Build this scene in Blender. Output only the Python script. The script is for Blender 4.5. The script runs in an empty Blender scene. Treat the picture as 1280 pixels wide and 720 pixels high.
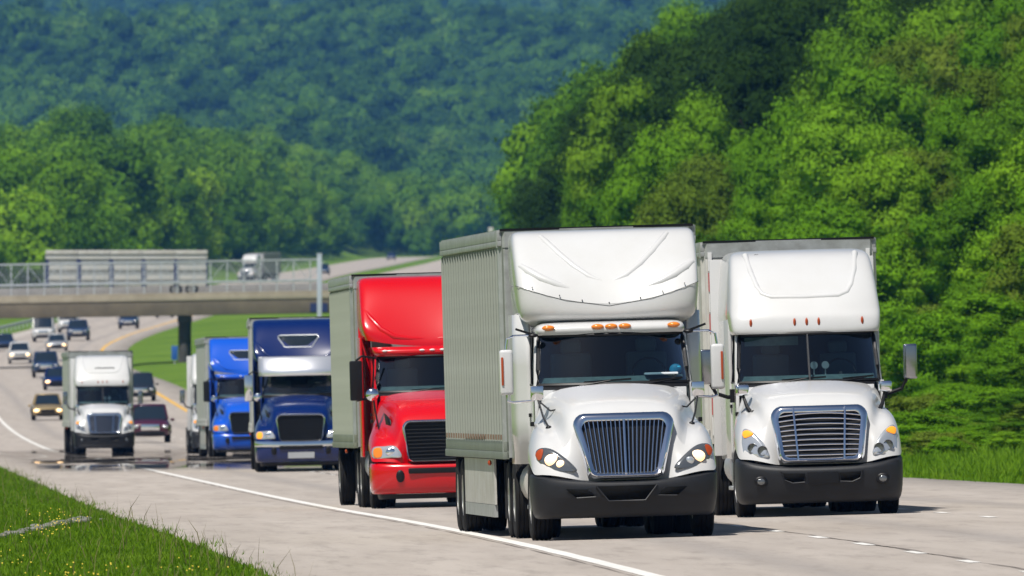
import bpy, bmesh, math, random
import numpy as np
from mathutils import Vector, Matrix
random.seed(7); rng = np.random.default_rng(11)
SC = bpy.context.scene
COL = SC.collection
R = math.radians

# ------------------------------------------------------------------ camera
F = 20000.0          # focal length in pixels of the 1280 px wide photograph
YH = 430.0           # picture row of the camera's eye level
cam_d = bpy.data.cameras.new('camera'); cam = bpy.data.objects.new('camera', cam_d); COL.objects.link(cam)
cam_d.sensor_width = 36.0; cam_d.lens = F / 1280 * 36.0
cam_d.clip_start = 1.0; cam_d.clip_end = 30000.0
cam.location = (0, 0, 0)
cam.rotation_euler = (R(90) + math.atan((YH - 360) / F), 0, 0)
cam_d.dof.use_dof = True; cam_d.dof.focus_distance = 222.0; cam_d.dof.aperture_fstop = 9.5
SC.camera = cam
# ------------------------------------------------------------------ sky and sun
SUN_EL, SUN_AZ = R(61), R(211)           # azimuth measured from +Y towards +X: behind the camera, to its left
w = bpy.data.worlds.new('World'); SC.world = w; w.use_nodes = True
nt = w.node_tree; nt.nodes.clear()
sky = nt.nodes.new('ShaderNodeTexSky'); sky.sky_type = 'NISHITA'; sky.sun_disc = False
sky.sun_elevation = SUN_EL; sky.sun_rotation = SUN_AZ; sky.air_density = 1.0; sky.dust_density = 0.6; sky.ozone_density = 1.5
bg = nt.nodes.new('ShaderNodeBackground'); bg.inputs[1].default_value = 0.052
wo = nt.nodes.new('ShaderNodeOutputWorld'); nt.links.new(sky.outputs[0], bg.inputs[0]); nt.links.new(bg.outputs[0], wo.inputs[0])
sl = bpy.data.lights.new('sun', 'SUN'); sl.energy = 5.0; sl.angle = R(0.5); sl.color = (1.0, 0.95, 0.87)
sun = bpy.data.objects.new('sun', sl); COL.objects.link(sun)
sd = Vector((math.sin(SUN_AZ) * math.cos(SUN_EL), math.cos(SUN_AZ) * math.cos(SUN_EL), math.sin(SUN_EL)))
sun.rotation_euler = (-sd).to_track_quat('-Z', 'Y').to_euler(); sun.location = sd * 300
vs = SC.view_settings; vs.view_transform = 'Standard'; vs.look = 'None'; vs.exposure = 0.18; vs.gamma = 1.0; vs.use_curve_mapping = False
cy = SC.cycles; cy.use_denoising = True; cy.max_bounces = 6; cy.diffuse_bounces = 2; cy.glossy_bounces = 3
cy.transmission_bounces = 4; cy.transparent_max_bounces = 6; cy.volume_bounces = 0; cy.caustics_reflective = False; cy.caustics_refractive = False
cy.sample_clamp_indirect = 4.0

# ------------------------------------------------------------------ materials
M = {}
def mat(name, col, rough=0.5, metal=0.0, coat=0.0, emit=None, es=0.0, spec=0.5, noise=None, nscale=6.0, bump=0.0, bscale=40.0, trans=0.0):
    m = bpy.data.materials.new(name); m.use_nodes = True; t = m.node_tree; b = t.nodes['Principled BSDF']
    b.inputs['Base Color'].default_value = (*col, 1); b.inputs['Roughness'].default_value = rough
    b.inputs['Metallic'].default_value = metal; b.inputs['Coat Weight'].default_value = coat
    b.inputs['Coat Roughness'].default_value = 0.04; b.inputs['Specular IOR Level'].default_value = spec
    if emit: b.inputs['Emission Color'].default_value = (*emit, 1); b.inputs['Emission Strength'].default_value = es
    if noise:
        tc = t.nodes.new('ShaderNodeTexCoord'); n = t.nodes.new('ShaderNodeTexNoise'); n.inputs['Scale'].default_value = nscale
        n.inputs['Detail'].default_value = 6; n.inputs['Roughness'].default_value = 0.65
        cr = t.nodes.new('ShaderNodeValToRGB'); cr.color_ramp.elements[0].position = 0.35; cr.color_ramp.elements[1].position = 0.68
        cr.color_ramp.elements[0].color = (*noise, 1); cr.color_ramp.elements[1].color = (*col, 1)
        t.links.new(tc.outputs['Object'], n.inputs['Vector']); t.links.new(n.outputs[0], cr.inputs[0]); t.links.new(cr.outputs[0], b.inputs['Base Color'])
    if bump:
        tc = t.nodes.new('ShaderNodeTexCoord'); n2 = t.nodes.new('ShaderNodeTexNoise'); n2.inputs['Scale'].default_value = bscale; n2.inputs['Detail'].default_value = 4
        bp = t.nodes.new('ShaderNodeBump'); bp.inputs['Strength'].default_value = bump; bp.inputs['Distance'].default_value = 0.02
        t.links.new(tc.outputs['Object'], n2.inputs['Vector']); t.links.new(n2.outputs[0], bp.inputs['Height']); t.links.new(bp.outputs[0], b.inputs['Normal'])
    M[name] = m; return m

mat('white_paint', (0.585, 0.59, 0.60), 0.30, coat=0.7, noise=(0.555, 0.555, 0.555), nscale=1.3)
mat('white_dull', (0.54, 0.54, 0.52), 0.45, noise=(0.42, 0.40, 0.36), nscale=2.2)
mat('red_paint', (0.55, 0.0, 0.004), 0.25, coat=0.45)
mat('navy_paint', (0.0, 0.012, 0.095), 0.2, coat=0.4)
mat('blue_paint', (0.005, 0.085, 0.55), 0.22, coat=0.8)
mat('black_paint', (0.012, 0.013, 0.017), 0.25, coat=0.7)
mat('purple_paint', (0.055, 0.004, 0.022), 0.25, coat=0.7)
mat('gold_paint', (0.33, 0.24, 0.11), 0.3, metal=0.3, coat=0.6)
mat('silver_paint', (0.5, 0.52, 0.55), 0.28, metal=0.5, coat=0.5)
mat('dark_blue_paint', (0.01, 0.028, 0.085), 0.25, coat=0.7)
mat('plastic_grey', (0.017, 0.0185, 0.022), 0.5, spec=0.35, noise=(0.013, 0.014, 0.017), nscale=3, bump=0.12, bscale=120)
mat('plastic_black', (0.006, 0.006, 0.007), 0.45, spec=0.3)
mat('rubber', (0.008, 0.008, 0.009), 0.8, spec=0.2, noise=(0.014, 0.013, 0.012), nscale=9)
mat('underbody', (0.005, 0.005, 0.005), 0.9, spec=0.1)
mat('chrome', (0.83, 0.85, 0.9), 0.09, metal=1.0)
mat('chrome_dark', (0.38, 0.39, 0.42), 0.15, metal=1.0)
mat('chrome_visor', (0.9, 0.91, 0.95), 0.28, metal=0.75)
mat('steel_rim', (0.55, 0.55, 0.55), 0.35, metal=0.8, noise=(0.30, 0.29, 0.28), nscale=14)
mat('yellow_rim', (0.45, 0.36, 0.05), 0.5)
mat('alu', (0.50, 0.52, 0.53), 0.42, metal=0.55, noise=(0.38, 0.39, 0.40), nscale=3)
mat('lamp_housing', (0.16, 0.17, 0.18), 0.12, metal=0.55, coat=1.0)
mat('lamp_clear', (0.62, 0.65, 0.68), 0.12, metal=0.6, coat=1.0)
mat('lamp_lit', (0.9, 0.85, 0.7), 0.2, emit=(1.0, 0.56, 0.22), es=1.25)
mat('lamp_lit_far', (0.9, 0.85, 0.7), 0.2, emit=(1.0, 0.56, 0.22), es=3.0)
mat('amber_lens', (0.80, 0.22, 0.015), 0.2, coat=0.8)
mat('amber_lit', (0.9, 0.35, 0.03), 0.25, emit=(1.0, 0.30, 0.02), es=0.45)
mat('red_lens', (0.45, 0.02, 0.01), 0.25, coat=0.8)
mat('orange_reflector', (0.36, 0.055, 0.010), 0.3)
mat('red_tape', (0.48, 0.10, 0.10), 0.5); mat('white_tape', (0.7, 0.7, 0.7), 0.5)
mat('brown_tape', (0.22, 0.14, 0.10), 0.5)
mat('car_glass', (0.012, 0.020, 0.030), 0.04, spec=0.6, coat=0.4)
mat('interior', (0.007, 0.020, 0.038), 0.8)
mat('dash', (0.19, 0.25, 0.24), 0.7, noise=(0.10, 0.14, 0.14), nscale=5)
mat('paper', (0.75, 0.8, 0.85), 0.7); mat('cyan_thing', (0.03, 0.32, 0.52), 0.5)
mat('seat_fabric', (0.09, 0.12, 0.15), 0.9)
mat('trailer_white', (0.47, 0.48, 0.46), 0.45, noise=(0.50, 0.49, 0.46), nscale=0.9)
mat('trailer_grey', (0.20, 0.225, 0.195), 0.5, noise=(0.155, 0.175, 0.145), nscale=0.8)
mat('rib_grey', (0.32, 0.345, 0.31), 0.5, noise=(0.25, 0.27, 0.235), nscale=1.5)
mat('rib_olive', (0.33, 0.36, 0.30), 0.5, noise=(0.25, 0.28, 0.22), nscale=1.5)
mat('trailer_olive', (0.22, 0.245, 0.19), 0.5, noise=(0.15, 0.175, 0.125), nscale=0.9)
mat('trailer_rail', (0.42, 0.44, 0.44), 0.45, metal=0.25, noise=(0.30, 0.31, 0.30), nscale=4)
mat('mudflap', (0.02, 0.02, 0.02), 0.8)
mat('concrete', (0.40, 0.35, 0.28), 0.9, noise=(0.29, 0.25, 0.19), nscale=0.7, bump=0.3, bscale=6)
mat('parapet_concrete', (0.30, 0.30, 0.30), 0.9, noise=(0.22, 0.215, 0.21), nscale=0.8)
mat('drain_stone', (0.20, 0.20, 0.18), 0.9, noise=(0.12, 0.12, 0.10), nscale=4)
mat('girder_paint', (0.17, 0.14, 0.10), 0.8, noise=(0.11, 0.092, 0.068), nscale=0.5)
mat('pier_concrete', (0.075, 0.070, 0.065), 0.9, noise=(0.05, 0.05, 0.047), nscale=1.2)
mat('galvanised', (0.52, 0.55, 0.60), 0.5, metal=0.3, noise=(0.40, 0.43, 0.48), nscale=3)
mat('post_paint', (0.42, 0.47, 0.56), 0.5)
mat('sign_blue', (0.02, 0.10, 0.38), 0.5); mat('sign_navy', (0.015, 0.03, 0.12), 0.6)
mat('paint_white_line', (0.80, 0.79, 0.77), 0.7, noise=(0.62, 0.60, 0.56), nscale=3)
mat('paint_yellow_line', (0.75, 0.42, 0.04), 0.7, noise=(0.60, 0.36, 0.08), nscale=2)
mat('seam_tar', (0.10, 0.085, 0.075), 0.8, noise=(0.2, 0.17, 0.15), nscale=2)
mat('bark', (0.085, 0.07, 0.055), 0.9, noise=(0.05, 0.04, 0.03), nscale=5, bump=0.6, bscale=12)
mat('flower', (0.55, 0.42, 0.03), 0.8)
mat('cab_silver', (0.42, 0.44, 0.47), 0.4, metal=0.3)

# windscreen: thin tinted pane, clear straight on and mirror-like at grazing angles
def glass_mat():
    m = bpy.data.materials.new('windscreen_glass'); m.use_nodes = True; t = m.node_tree; t.nodes.clear()
    o = t.nodes.new('ShaderNodeOutputMaterial'); mx = t.nodes.new('ShaderNodeMixShader'); tr = t.nodes.new('ShaderNodeBsdfTransparent')
    gl = t.nodes.new('ShaderNodeBsdfGlossy'); fr = t.nodes.new('ShaderNodeFresnel'); fr.inputs[0].default_value = 1.55
    tr.inputs[0].default_value = (0.45, 0.58, 0.62, 1); gl.inputs['Roughness'].default_value = 0.02; gl.inputs['Color'].default_value = (0.9, 0.95, 1, 1)
    mm = t.nodes.new('ShaderNodeMath'); mm.operation = 'MULTIPLY'; mm.inputs[1].default_value = 1.1; mm.use_clamp = True
    t.links.new(fr.outputs[0], mm.inputs[0]); t.links.new(mm.outputs[0], mx.inputs[0]); t.links.new(tr.outputs[0], mx.inputs[1]); t.links.new(gl.outputs[0], mx.inputs[2]); t.links.new(mx.outputs[0], o.inputs[0])
    M['glass'] = m
glass_mat()

def foliage_mat(name, cols, trans=0.15, nscale=0.35, patch=0.0, rw=0.62):
    """leaf colour differs from plant to plant (object random) and from clump to clump (noise)"""
    m = bpy.data.materials.new(name); m.use_nodes = True; t = m.node_tree; t.nodes.clear()
    o = t.nodes.new('ShaderNodeOutputMaterial'); mx = t.nodes.new('ShaderNodeMixShader'); mx.inputs[0].default_value = trans
    d = t.nodes.new('ShaderNodeBsdfDiffuse'); tl = t.nodes.new('ShaderNodeBsdfTranslucent')
    oi = t.nodes.new('ShaderNodeObjectInfo'); tc = t.nodes.new('ShaderNodeTexCoord')
    n = t.nodes.new('ShaderNodeTexNoise'); n.inputs['Scale'].default_value = nscale; n.inputs['Detail'].default_value = 5; n.inputs['Roughness'].default_value = 0.7
    cr = t.nodes.new('ShaderNodeValToRGB'); el = cr.color_ramp.elements
    for i, c in enumerate(cols):
        e = el[i] if i < 2 else el.new(1.0)
        e.position = i / (len(cols) - 1); e.color = (*c, 1)
    ad = t.nodes.new('ShaderNodeMath'); ad.operation = 'MULTIPLY_ADD'; ad.inputs[1].default_value = rw
    sc = t.nodes.new('ShaderNodeMath'); sc.operation = 'MULTIPLY_ADD'; sc.inputs[1].default_value = 0.75 if rw else 1.7; sc.inputs[2].default_value = -0.2 if rw else -0.38
    t.links.new(tc.outputs['Object'], n.inputs['Vector']); t.links.new(n.outputs[0], sc.inputs[0])
    t.links.new(oi.outputs['Random'], ad.inputs[0]); t.links.new(sc.outputs[0], ad.inputs[2])
    if patch:   # stands of different species
        pn = t.nodes.new('ShaderNodeTexNoise'); pn.inputs['Scale'].default_value = 0.012; pn.inputs['Detail'].default_value = 3; t.links.new(oi.outputs['Location'], pn.inputs['Vector'])
        pa = t.nodes.new('ShaderNodeMath'); pa.operation = 'MULTIPLY_ADD'; pa.inputs[1].default_value = patch; t.links.new(pn.outputs[0], pa.inputs[0])
        ps = t.nodes.new('ShaderNodeMath'); ps.operation = 'SUBTRACT'; ps.inputs[1].default_value = patch*.5; t.links.new(ad.outputs[0], ps.inputs[0]); t.links.new(ps.outputs[0], pa.inputs[2]); t.links.new(pa.outputs[0], cr.inputs[0])
    else: t.links.new(ad.outputs[0], cr.inputs[0])
    t.links.new(cr.outputs[0], d.inputs[0]); t.links.new(cr.outputs[0], tl.inputs[0])
    t.links.new(d.outputs[0], mx.inputs[1]); t.links.new(tl.outputs[0], mx.inputs[2]); t.links.new(mx.outputs[0], o.inputs[0])
    M[name] = m
foliage_mat('leaf_hill', [(0.032, 0.080, 0.006), (0.060, 0.150, 0.008), (0.10, 0.215, 0.011), (0.17, 0.29, 0.02)])
foliage_mat('leaf_dark', [(0.016, 0.038, 0.006), (0.028, 0.062, 0.008), (0.050, 0.10, 0.012)])
foliage_mat('leaf_bright', [(0.08, 0.20, 0.008), (0.125, 0.27, 0.011), (0.19, 0.34, 0.02)])
foliage_mat('leaf_olive', [(0.085, 0.145, 0.012), (0.12, 0.19, 0.018), (0.17, 0.23, 0.03)])
foliage_mat('leaf_forest', [(0.030, 0.075, 0.006), (0.062, 0.15, 0.008), (0.11, 0.24, 0.011), (0.19, 0.33, 0.022)], patch=1.6)
foliage_mat('leaf_belt', [(0.034, 0.092, 0.005), (0.078, 0.18, 0.007), (0.135, 0.27, 0.010), (0.21, 0.35, 0.018)], patch=1.0)
foliage_mat('grass_blade', [(0.06, 0.130, 0.008), (0.11, 0.205, 0.010), (0.22, 0.31, 0.04)], trans=0.3, nscale=0.35, rw=0.0)
foliage_mat('bank_blade', [(0.07, 0.16, 0.010), (0.13, 0.25, 0.014), (0.21, 0.31, 0.04)], trans=0.3, nscale=0.5, rw=0.0)

def ground_mat():
    m = bpy.data.materials.new('grass_ground'); m.use_nodes = True; t = m.node_tree; b = t.nodes['Principled BSDF']; b.inputs['Roughness'].default_value = 0.95
    b.inputs['Specular IOR Level'].default_value = 0.1
    g = t.nodes.new('ShaderNodeNewGeometry'); n1 = t.nodes.new('ShaderNodeTexNoise'); n1.inputs['Scale'].default_value = 0.12; n1.inputs['Detail'].default_value = 9; n1.inputs['Roughness'].default_value = 0.7
    cr = t.nodes.new('ShaderNodeValToRGB'); e = cr.color_ramp.elements
    e[0].position = 0.3; e[0].color = (0.055, 0.115, 0.012, 1); e[1].position = 0.72; e[1].color = (0.16, 0.25, 0.035, 1)
    k = e.new(0.5); k.color = (0.10, 0.18, 0.018, 1)
    n2 = t.nodes.new('ShaderNodeTexNoise'); n2.inputs['Scale'].default_value = 6; n2.inputs['Detail'].default_value = 4
    bp = t.nodes.new('ShaderNodeBump'); bp.inputs['Strength'].default_value = 0.9; bp.inputs['Distance'].default_value = 0.12
    t.links.new(g.outputs['Position'], n1.inputs['Vector']); t.links.new(g.outputs['Position'], n2.inputs['Vector'])
    t.links.new(n1.outputs[0], cr.inputs[0]); t.links.new(cr.outputs[0], b.inputs['Base Color']); t.links.new(n2.outputs[0], bp.inputs['Height']); t.links.new(bp.outputs[0], b.inputs['Normal'])
    M['ground'] = m
ground_mat()

def road_mat():
    """weathered concrete: UV x = metres from the edge line, UV y = metres along the road"""
    m = bpy.data.materials.new('concrete_road'); m.use_nodes = True; t = m.node_tree; b = t.nodes['Principled BSDF']
    b.inputs['Roughness'].default_value = 0.82; b.inputs['Specular IOR Level'].default_value = 0.25
    L = t.links.new
    uv = t.nodes.new('ShaderNodeUVMap'); sp = t.nodes.new('ShaderNodeSeparateXYZ'); L(uv.outputs[0], sp.inputs[0])
    def math_(op, a, bb=None, cc=None):
        n = t.nodes.new('ShaderNodeMath'); n.operation = op
        for i, x in enumerate((a, bb, cc)):
            if x is None: continue
            if isinstance(x, (int, float)): n.inputs[i].default_value = x
            else: L(x, n.inputs[i])
        return n.outputs[0]
    mp = t.nodes.new('ShaderNodeMapping'); mp.inputs['Scale'].default_value = (1.0, 0.06, 1); L(uv.outputs[0], mp.inputs[0])
    n1 = t.nodes.new('ShaderNodeTexNoise'); n1.inputs['Scale'].default_value = 0.9; n1.inputs['Detail'].default_value = 8; n1.inputs['Roughness'].default_value = 0.65; L(mp.outputs[0], n1.inputs['Vector'])
    n2 = t.nodes.new('ShaderNodeTexNoise'); n2.inputs['Scale'].default_value = 22; n2.inputs['Detail'].default_value = 5; L(uv.outputs[0], n2.inputs['Vector'])
    mp3 = t.nodes.new('ShaderNodeMapping'); mp3.inputs['Scale'].default_value = (1.3, 0.10, 1); L(uv.outputs[0], mp3.inputs[0])
    n3 = t.nodes.new('ShaderNodeTexNoise'); n3.inputs['Scale'].default_value = 1.7; n3.inputs['Detail'].default_value = 10; n3.inputs['Roughness'].default_value = 0.8; L(mp3.outputs[0], n3.inputs['Vector'])
    # oil track in the middle of each 3.7 m lane and two wheel tracks
    lane = math_('FRACT', math_('DIVIDE', sp.outputs[0], 3.7))
    cen = math_('SUBTRACT', 1.0, math_('MULTIPLY', math_('ABSOLUTE', math_('SUBTRACT', lane, 0.5)), 6.5))
    cen = math_('MAXIMUM', cen, 0.0)
    onlane = math_('MULTIPLY', math_('GREATER_THAN', sp.outputs[0], 0.0), math_('LESS_THAN', sp.outputs[0], 11.1))
    oil = math_('MULTIPLY', math_('MULTIPLY', cen, onlane), math_('MULTIPLY_ADD', n1.outputs[0], 1.2, -0.1))
    cr = t.nodes.new('ShaderNodeValToRGB'); e = cr.color_ramp.elements
    e[0].position = 0.32; e[0].color = (0.345, 0.298, 0.258, 1); e[1].position = 0.7; e[1].color = (0.45, 0.398, 0.352, 1); L(n1.outputs[0], cr.inputs[0])
    mx = t.nodes.new('ShaderNodeMix'); mx.data_type = 'RGBA'; L(math_('MULTIPLY', oil, 0.85), mx.inputs[0]); L(cr.outputs[0], mx.inputs[6]); mx.inputs[7].default_value = (0.20, 0.185, 0.18, 1)
    # dark specks and stains on the shoulder
    st = t.nodes.new('ShaderNodeValToRGB'); s = st.color_ramp.elements; s[0].position = 0.50; s[0].color = (0, 0, 0, 1); s[1].position = 0.70; s[1].color = (1, 1, 1, 1); L(n3.outputs[0], st.inputs[0])
    mx2 = t.nodes.new('ShaderNodeMix'); mx2.data_type = 'RGBA'; L(math_('MULTIPLY', st.outputs[0], 0.75), mx2.inputs[0]); L(mx.outputs[2], mx2.inputs[6]); mx2.inputs[7].default_value = (0.20, 0.17, 0.145, 1)
    mx3 = t.nodes.new('ShaderNodeMix'); mx3.data_type = 'RGBA'; mx3.blend_type = 'MULTIPLY'; mx3.inputs[0].default_value = 0.35
    L(mx2.outputs[2], mx3.inputs[6]); L(n2.outputs[0], mx3.inputs[7]); 
    hs = t.nodes.new('ShaderNodeBrightContrast'); hs.inputs['Bright'].default_value = 0.05; L(mx3.outputs[2], hs.inputs[0])
    L(hs.outputs[0], b.inputs['Base Color'])
    bp = t.nodes.new('ShaderNodeBump'); bp.inputs['Strength'].default_value = 0.25; bp.inputs['Distance'].default_value = 0.01; L(n2.outputs[0], bp.inputs['Height']); L(bp.outputs[0], b.inputs['Normal'])
    M['road'] = m
road_mat()

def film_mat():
    """added mirror film that stands in for heat-mirage reflections, broken into streaks"""
    m = bpy.data.materials.new('mirage_film'); m.use_nodes = True; t = m.node_tree; t.nodes.clear(); L = t.links.new
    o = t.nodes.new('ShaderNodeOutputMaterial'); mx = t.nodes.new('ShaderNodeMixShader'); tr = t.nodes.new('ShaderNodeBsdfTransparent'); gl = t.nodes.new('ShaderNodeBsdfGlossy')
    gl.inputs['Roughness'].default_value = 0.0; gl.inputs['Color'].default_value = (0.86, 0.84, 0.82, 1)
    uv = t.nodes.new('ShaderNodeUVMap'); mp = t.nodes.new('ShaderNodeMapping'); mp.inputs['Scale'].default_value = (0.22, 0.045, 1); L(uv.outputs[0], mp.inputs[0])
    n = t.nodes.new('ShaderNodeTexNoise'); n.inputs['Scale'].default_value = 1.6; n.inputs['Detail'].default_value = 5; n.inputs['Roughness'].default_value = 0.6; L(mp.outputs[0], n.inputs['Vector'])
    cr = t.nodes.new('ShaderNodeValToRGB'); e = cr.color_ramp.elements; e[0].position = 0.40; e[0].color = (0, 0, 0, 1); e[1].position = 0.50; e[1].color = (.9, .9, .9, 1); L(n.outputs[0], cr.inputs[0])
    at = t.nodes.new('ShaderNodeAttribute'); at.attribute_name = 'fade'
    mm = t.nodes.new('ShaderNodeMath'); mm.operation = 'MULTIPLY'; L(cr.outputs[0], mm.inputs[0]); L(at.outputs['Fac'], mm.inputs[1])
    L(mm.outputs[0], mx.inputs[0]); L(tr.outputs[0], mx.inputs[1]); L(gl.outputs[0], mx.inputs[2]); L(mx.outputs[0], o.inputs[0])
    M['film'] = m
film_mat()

# ------------------------------------------------------------------ mesh helpers
def tag(o, label=None, cat=None, group=None, kind=None):
    if label: o['label'] = label
    if cat: o['category'] = cat
    if group: o['group'] = group
    if kind: o['kind'] = kind
    return o
def empty(name, mtx=None):
    o = bpy.data.objects.new(name, None); COL.objects.link(o); o.empty_display_size = 0.3
    if mtx is not None: o.matrix_world = mtx
    return o
def link(name, me, parent=None):
    o = bpy.data.objects.new(name, me); COL.objects.link(o); o.parent = parent; return o

class MB:
    def __init__(s): s.v = []; s.f = []
    def add(s, v, f):
        b = len(s.v); s.v += [tuple(p) for p in v]; s.f += [tuple(b + i for i in q) for q in f]; return s
    def box(s, x0, x1, y0, y1, z0, z1):
        v = [(x0,y0,z0),(x1,y0,z0),(x1,y1,z0),(x0,y1,z0),(x0,y0,z1),(x1,y0,z1),(x1,y1,z1),(x0,y1,z1)]
        return s.add(v, [(0,3,2,1),(4,5,6,7),(0,1,5,4),(1,2,6,5),(2,3,7,6),(3,0,4,7)])
    def bar(s, a, b, wx, wz):
        """box from point a to point b"""
        a = Vector(a); b = Vector(b); d = (b - a).normalized(); u = Vector((0,0,1)) if abs(d.z) < 0.9 else Vector((1,0,0))
        x = d.cross(u).normalized() * wx / 2; z = x.cross(d).normalized() * wz / 2
        v = [a-x-z, a+x-z, a+x+z, a-x+z, b-x-z, b+x-z, b+x+z, b-x+z]
        return s.add(v, [(0,3,2,1),(4,5,6,7),(0,1,5,4),(1,2,6,5),(2,3,7,6),(3,0,4,7)])
    def tube(s, pts, r, n=8, closed=False):
        pts = [Vector(p) for p in pts]; N = len(pts); rings = []
        rr = r if isinstance(r, (list, tuple)) else [r] * N
        for i, p in enumerate(pts):
            if closed: d = pts[(i+1) % N] - pts[i-1]
            else: d = pts[min(i+1, N-1)] - pts[max(i-1, 0)]
            d.normalize(); u = Vector((0,0,1)) if abs(d.z) < 0.85 else Vector((0,1,0))
            x = d.cross(u).normalized(); z = x.cross(d)
            rings.append([p + (x*math.cos(a) + z*math.sin(a)) * rr[i] for a in [2*math.pi*k/n for k in range(n)]])
        return s.loft(rings, ring_closed=True, caps=not closed, closed=closed)
    def loft(s, rings, ring_closed=True, caps=True, closed=False):
        n = len(rings[0]); N = len(rings); v = [p for r in rings for p in r]; f = []
        for i in range(N if closed else N - 1):
            for k in range(n if ring_closed else n - 1):
                a = i*n + k; b = i*n + (k+1) % n; c = ((i+1) % N)*n + (k+1) % n; d = ((i+1) % N)*n + k
                f.append((a, b, c, d))
        if caps and not closed and ring_closed:
            f.append(tuple(range(n-1, -1, -1))); f.append(tuple((N-1)*n + k for k in range(n)))
        return s.add(v, f)
    def lathe(s, prof, c=(0,0,0), axis='x', n=28):
        rings = []
        for (h, r) in prof:
            ring = []
            for k in range(n):
                a = 2*math.pi*k/n; p = (h, r*math.cos(a), r*math.sin(a)) if axis == 'x' else ((r*math.cos(a), h, r*math.sin(a)) if axis == 'y' else (r*math.cos(a), r*math.sin(a), h))
                ring.append((p[0]+c[0], p[1]+c[1], p[2]+c[2]))
            rings.append(ring)
        return s.loft(rings)
    def ell(s, c, r, nu=10, nv=6):
        rings = []
        for i in range(1, nv):
            t = math.pi*i/nv - math.pi/2
            rings.append([(c[0]+r[0]*math.cos(t)*math.cos(2*math.pi*k/nu), c[1]+r[1]*math.cos(t)*math.sin(2*math.pi*k/nu), c[2]+r[2]*math.sin(t)) for k in range(nu)])
        b = len(s.v); s.loft(rings, caps=False)
        s.v += [(c[0],c[1],c[2]-r[2]), (c[0],c[1],c[2]+r[2])]; m = len(s.v)
        L = b + (nv-2)*nu
        for k in range(nu): s.f += [(b+(k+1) % nu, b+k, m-2), (L+k, L+(k+1) % nu, m-1)]
        return s
    def grid(s, rows):
        return s.loft(rows, ring_closed=False, caps=False)
    def poly(s, pts):
        return s.add(pts, [tuple(range(len(pts)))])
    def mesh(s, name, m, angle=38, bevel=0, seg=2, sub=0, smooth=True, weld=True, solid=0):
        me = bpy.data.meshes.new(name); bm = bmesh.new()
        vs = [bm.verts.new(p) for p in s.v]
        for q in s.f:
            if len(set(q)) < 3: continue
            try: bm.faces.new([vs[i] for i in q])
            except ValueError: pass
        if weld: bmesh.ops.remove_doubles(bm, verts=bm.verts, dist=0.0006)
        bmesh.ops.recalc_face_normals(bm, faces=bm.faces)
        if bevel:
            ed = [e for e in bm.edges if len(e.link_faces) == 2 and e.calc_face_angle(0) > R(30)]
            if ed: bmesh.ops.bevel(bm, geom=ed, offset=bevel, segments=seg, affect='EDGES', profile=0.6, clamp_overlap=True)
        bm.normal_update()
        for e in bm.edges:
            if len(e.link_faces) == 2 and e.calc_face_angle(0) > R(angle): e.smooth = False
        for f in bm.faces: f.smooth = smooth
        bm.to_mesh(me); bm.free(); me.materials.append(M[m] if isinstance(m, str) else m)
        return me
    def build(s, name, m, parent=None, sub=0, solid=0, **k):
        o = link(name, s.mesh(name, m, **k), parent)
        if sub: md = o.modifiers.new('s', 'SUBSURF'); md.levels = sub; md.render_levels = sub
        if solid: md = o.modifiers.new('t', 'SOLIDIFY'); md.thickness = solid; md.offset = -1
        return o

def raw_mesh(name, verts, faces_flat, nper, m, smooth=False):
    """fast mesh from numpy arrays; every face has nper corners"""
    me = bpy.data.meshes.new(name); nf = len(faces_flat) // nper
    me.vertices.add(len(verts)); me.vertices.foreach_set('co', np.asarray(verts, np.float32).ravel())
    me.loops.add(nf*nper); me.loops.foreach_set('vertex_index', np.asarray(faces_flat, np.int32))
    me.polygons.add(nf); me.polygons.foreach_set('loop_start', np.arange(0, nf*nper, nper, dtype=np.int32))
    me.polygons.foreach_set('use_smooth', np.full(nf, smooth))
    me.update(); me.validate(); me.materials.append(M[m]); return me

# ------------------------------------------------------------------ lie of the land
def herm(xs, ys):
    xs = np.array(xs, float); ys = np.array(ys, float); d = np.diff(ys) / np.diff(xs); m = np.empty_like(ys)
    m[0] = d[0]; m[-1] = d[-1]; h = np.diff(xs); m[1:-1] = (d[:-1]*h[1:] + d[1:]*h[:-1]) / (h[:-1] + h[1:])
    def f(x):
        x = np.asarray(x, float); xc = np.clip(x, xs[0], xs[-1]); i = np.clip(np.searchsorted(xs, xc) - 1, 0, len(xs) - 2); t = (xc - xs[i]) / h[i]
        y = (2*t**3-3*t**2+1)*ys[i] + (t**3-2*t**2+t)*h[i]*m[i] + (-2*t**3+3*t**2)*ys[i+1] + (t**3-t**2)*h[i]*m[i+1]
        return y + (x - xc) * np.where(x < xs[0], m[0], m[-1])
    return f
# lateral position and height of the near edge line along the road
XL = herm([-300, 174, 296, 727, 1000, 1300, 1420, 1510, 1600, 1720, 2000, 2350, 3000, 4000, 5000], [21.65, 1.5, -3.68, -21.5, -32.7, -44.6, -47.5, -47.5, -46.7, -45.5, -42.8, -40, -36.5, -31, -27])
ZL = herm([-300, 0, 120, 209, 236, 280, 425, 546, 645, 733, 909, 1000, 1087, 1212, 1300, 1420, 1510, 1600, 1720, 2000, 2350, 3000, 4000, 5000], [-2.2, -2.34, -2.46, -2.59, -2.69, -2.90, -3.46, -3.92, -4.42, -4.62, -4.38, -3.75, -3.05, -2.45, -2.1, -0.55, 0.55, 1.5, 2.8, 5.7, 9.2, 14.2, 21.6, 26])
BK = herm([-300, 300, 420, 800, 1000, 5000], [0.026, 0.026, 0.020, 0.010, 0.016, 0.016])
ER = 13.6                                     # far edge of the pavement, metres from the edge line
def EL(Y): return -np.interp(Y, [-300, 1000, 1500, 6000], [3.8, 3.8, 1.6, 1.6])
def road_z(o, Y): return ZL(Y) + BK(Y) * np.clip(o, -4.5, 15)
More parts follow.
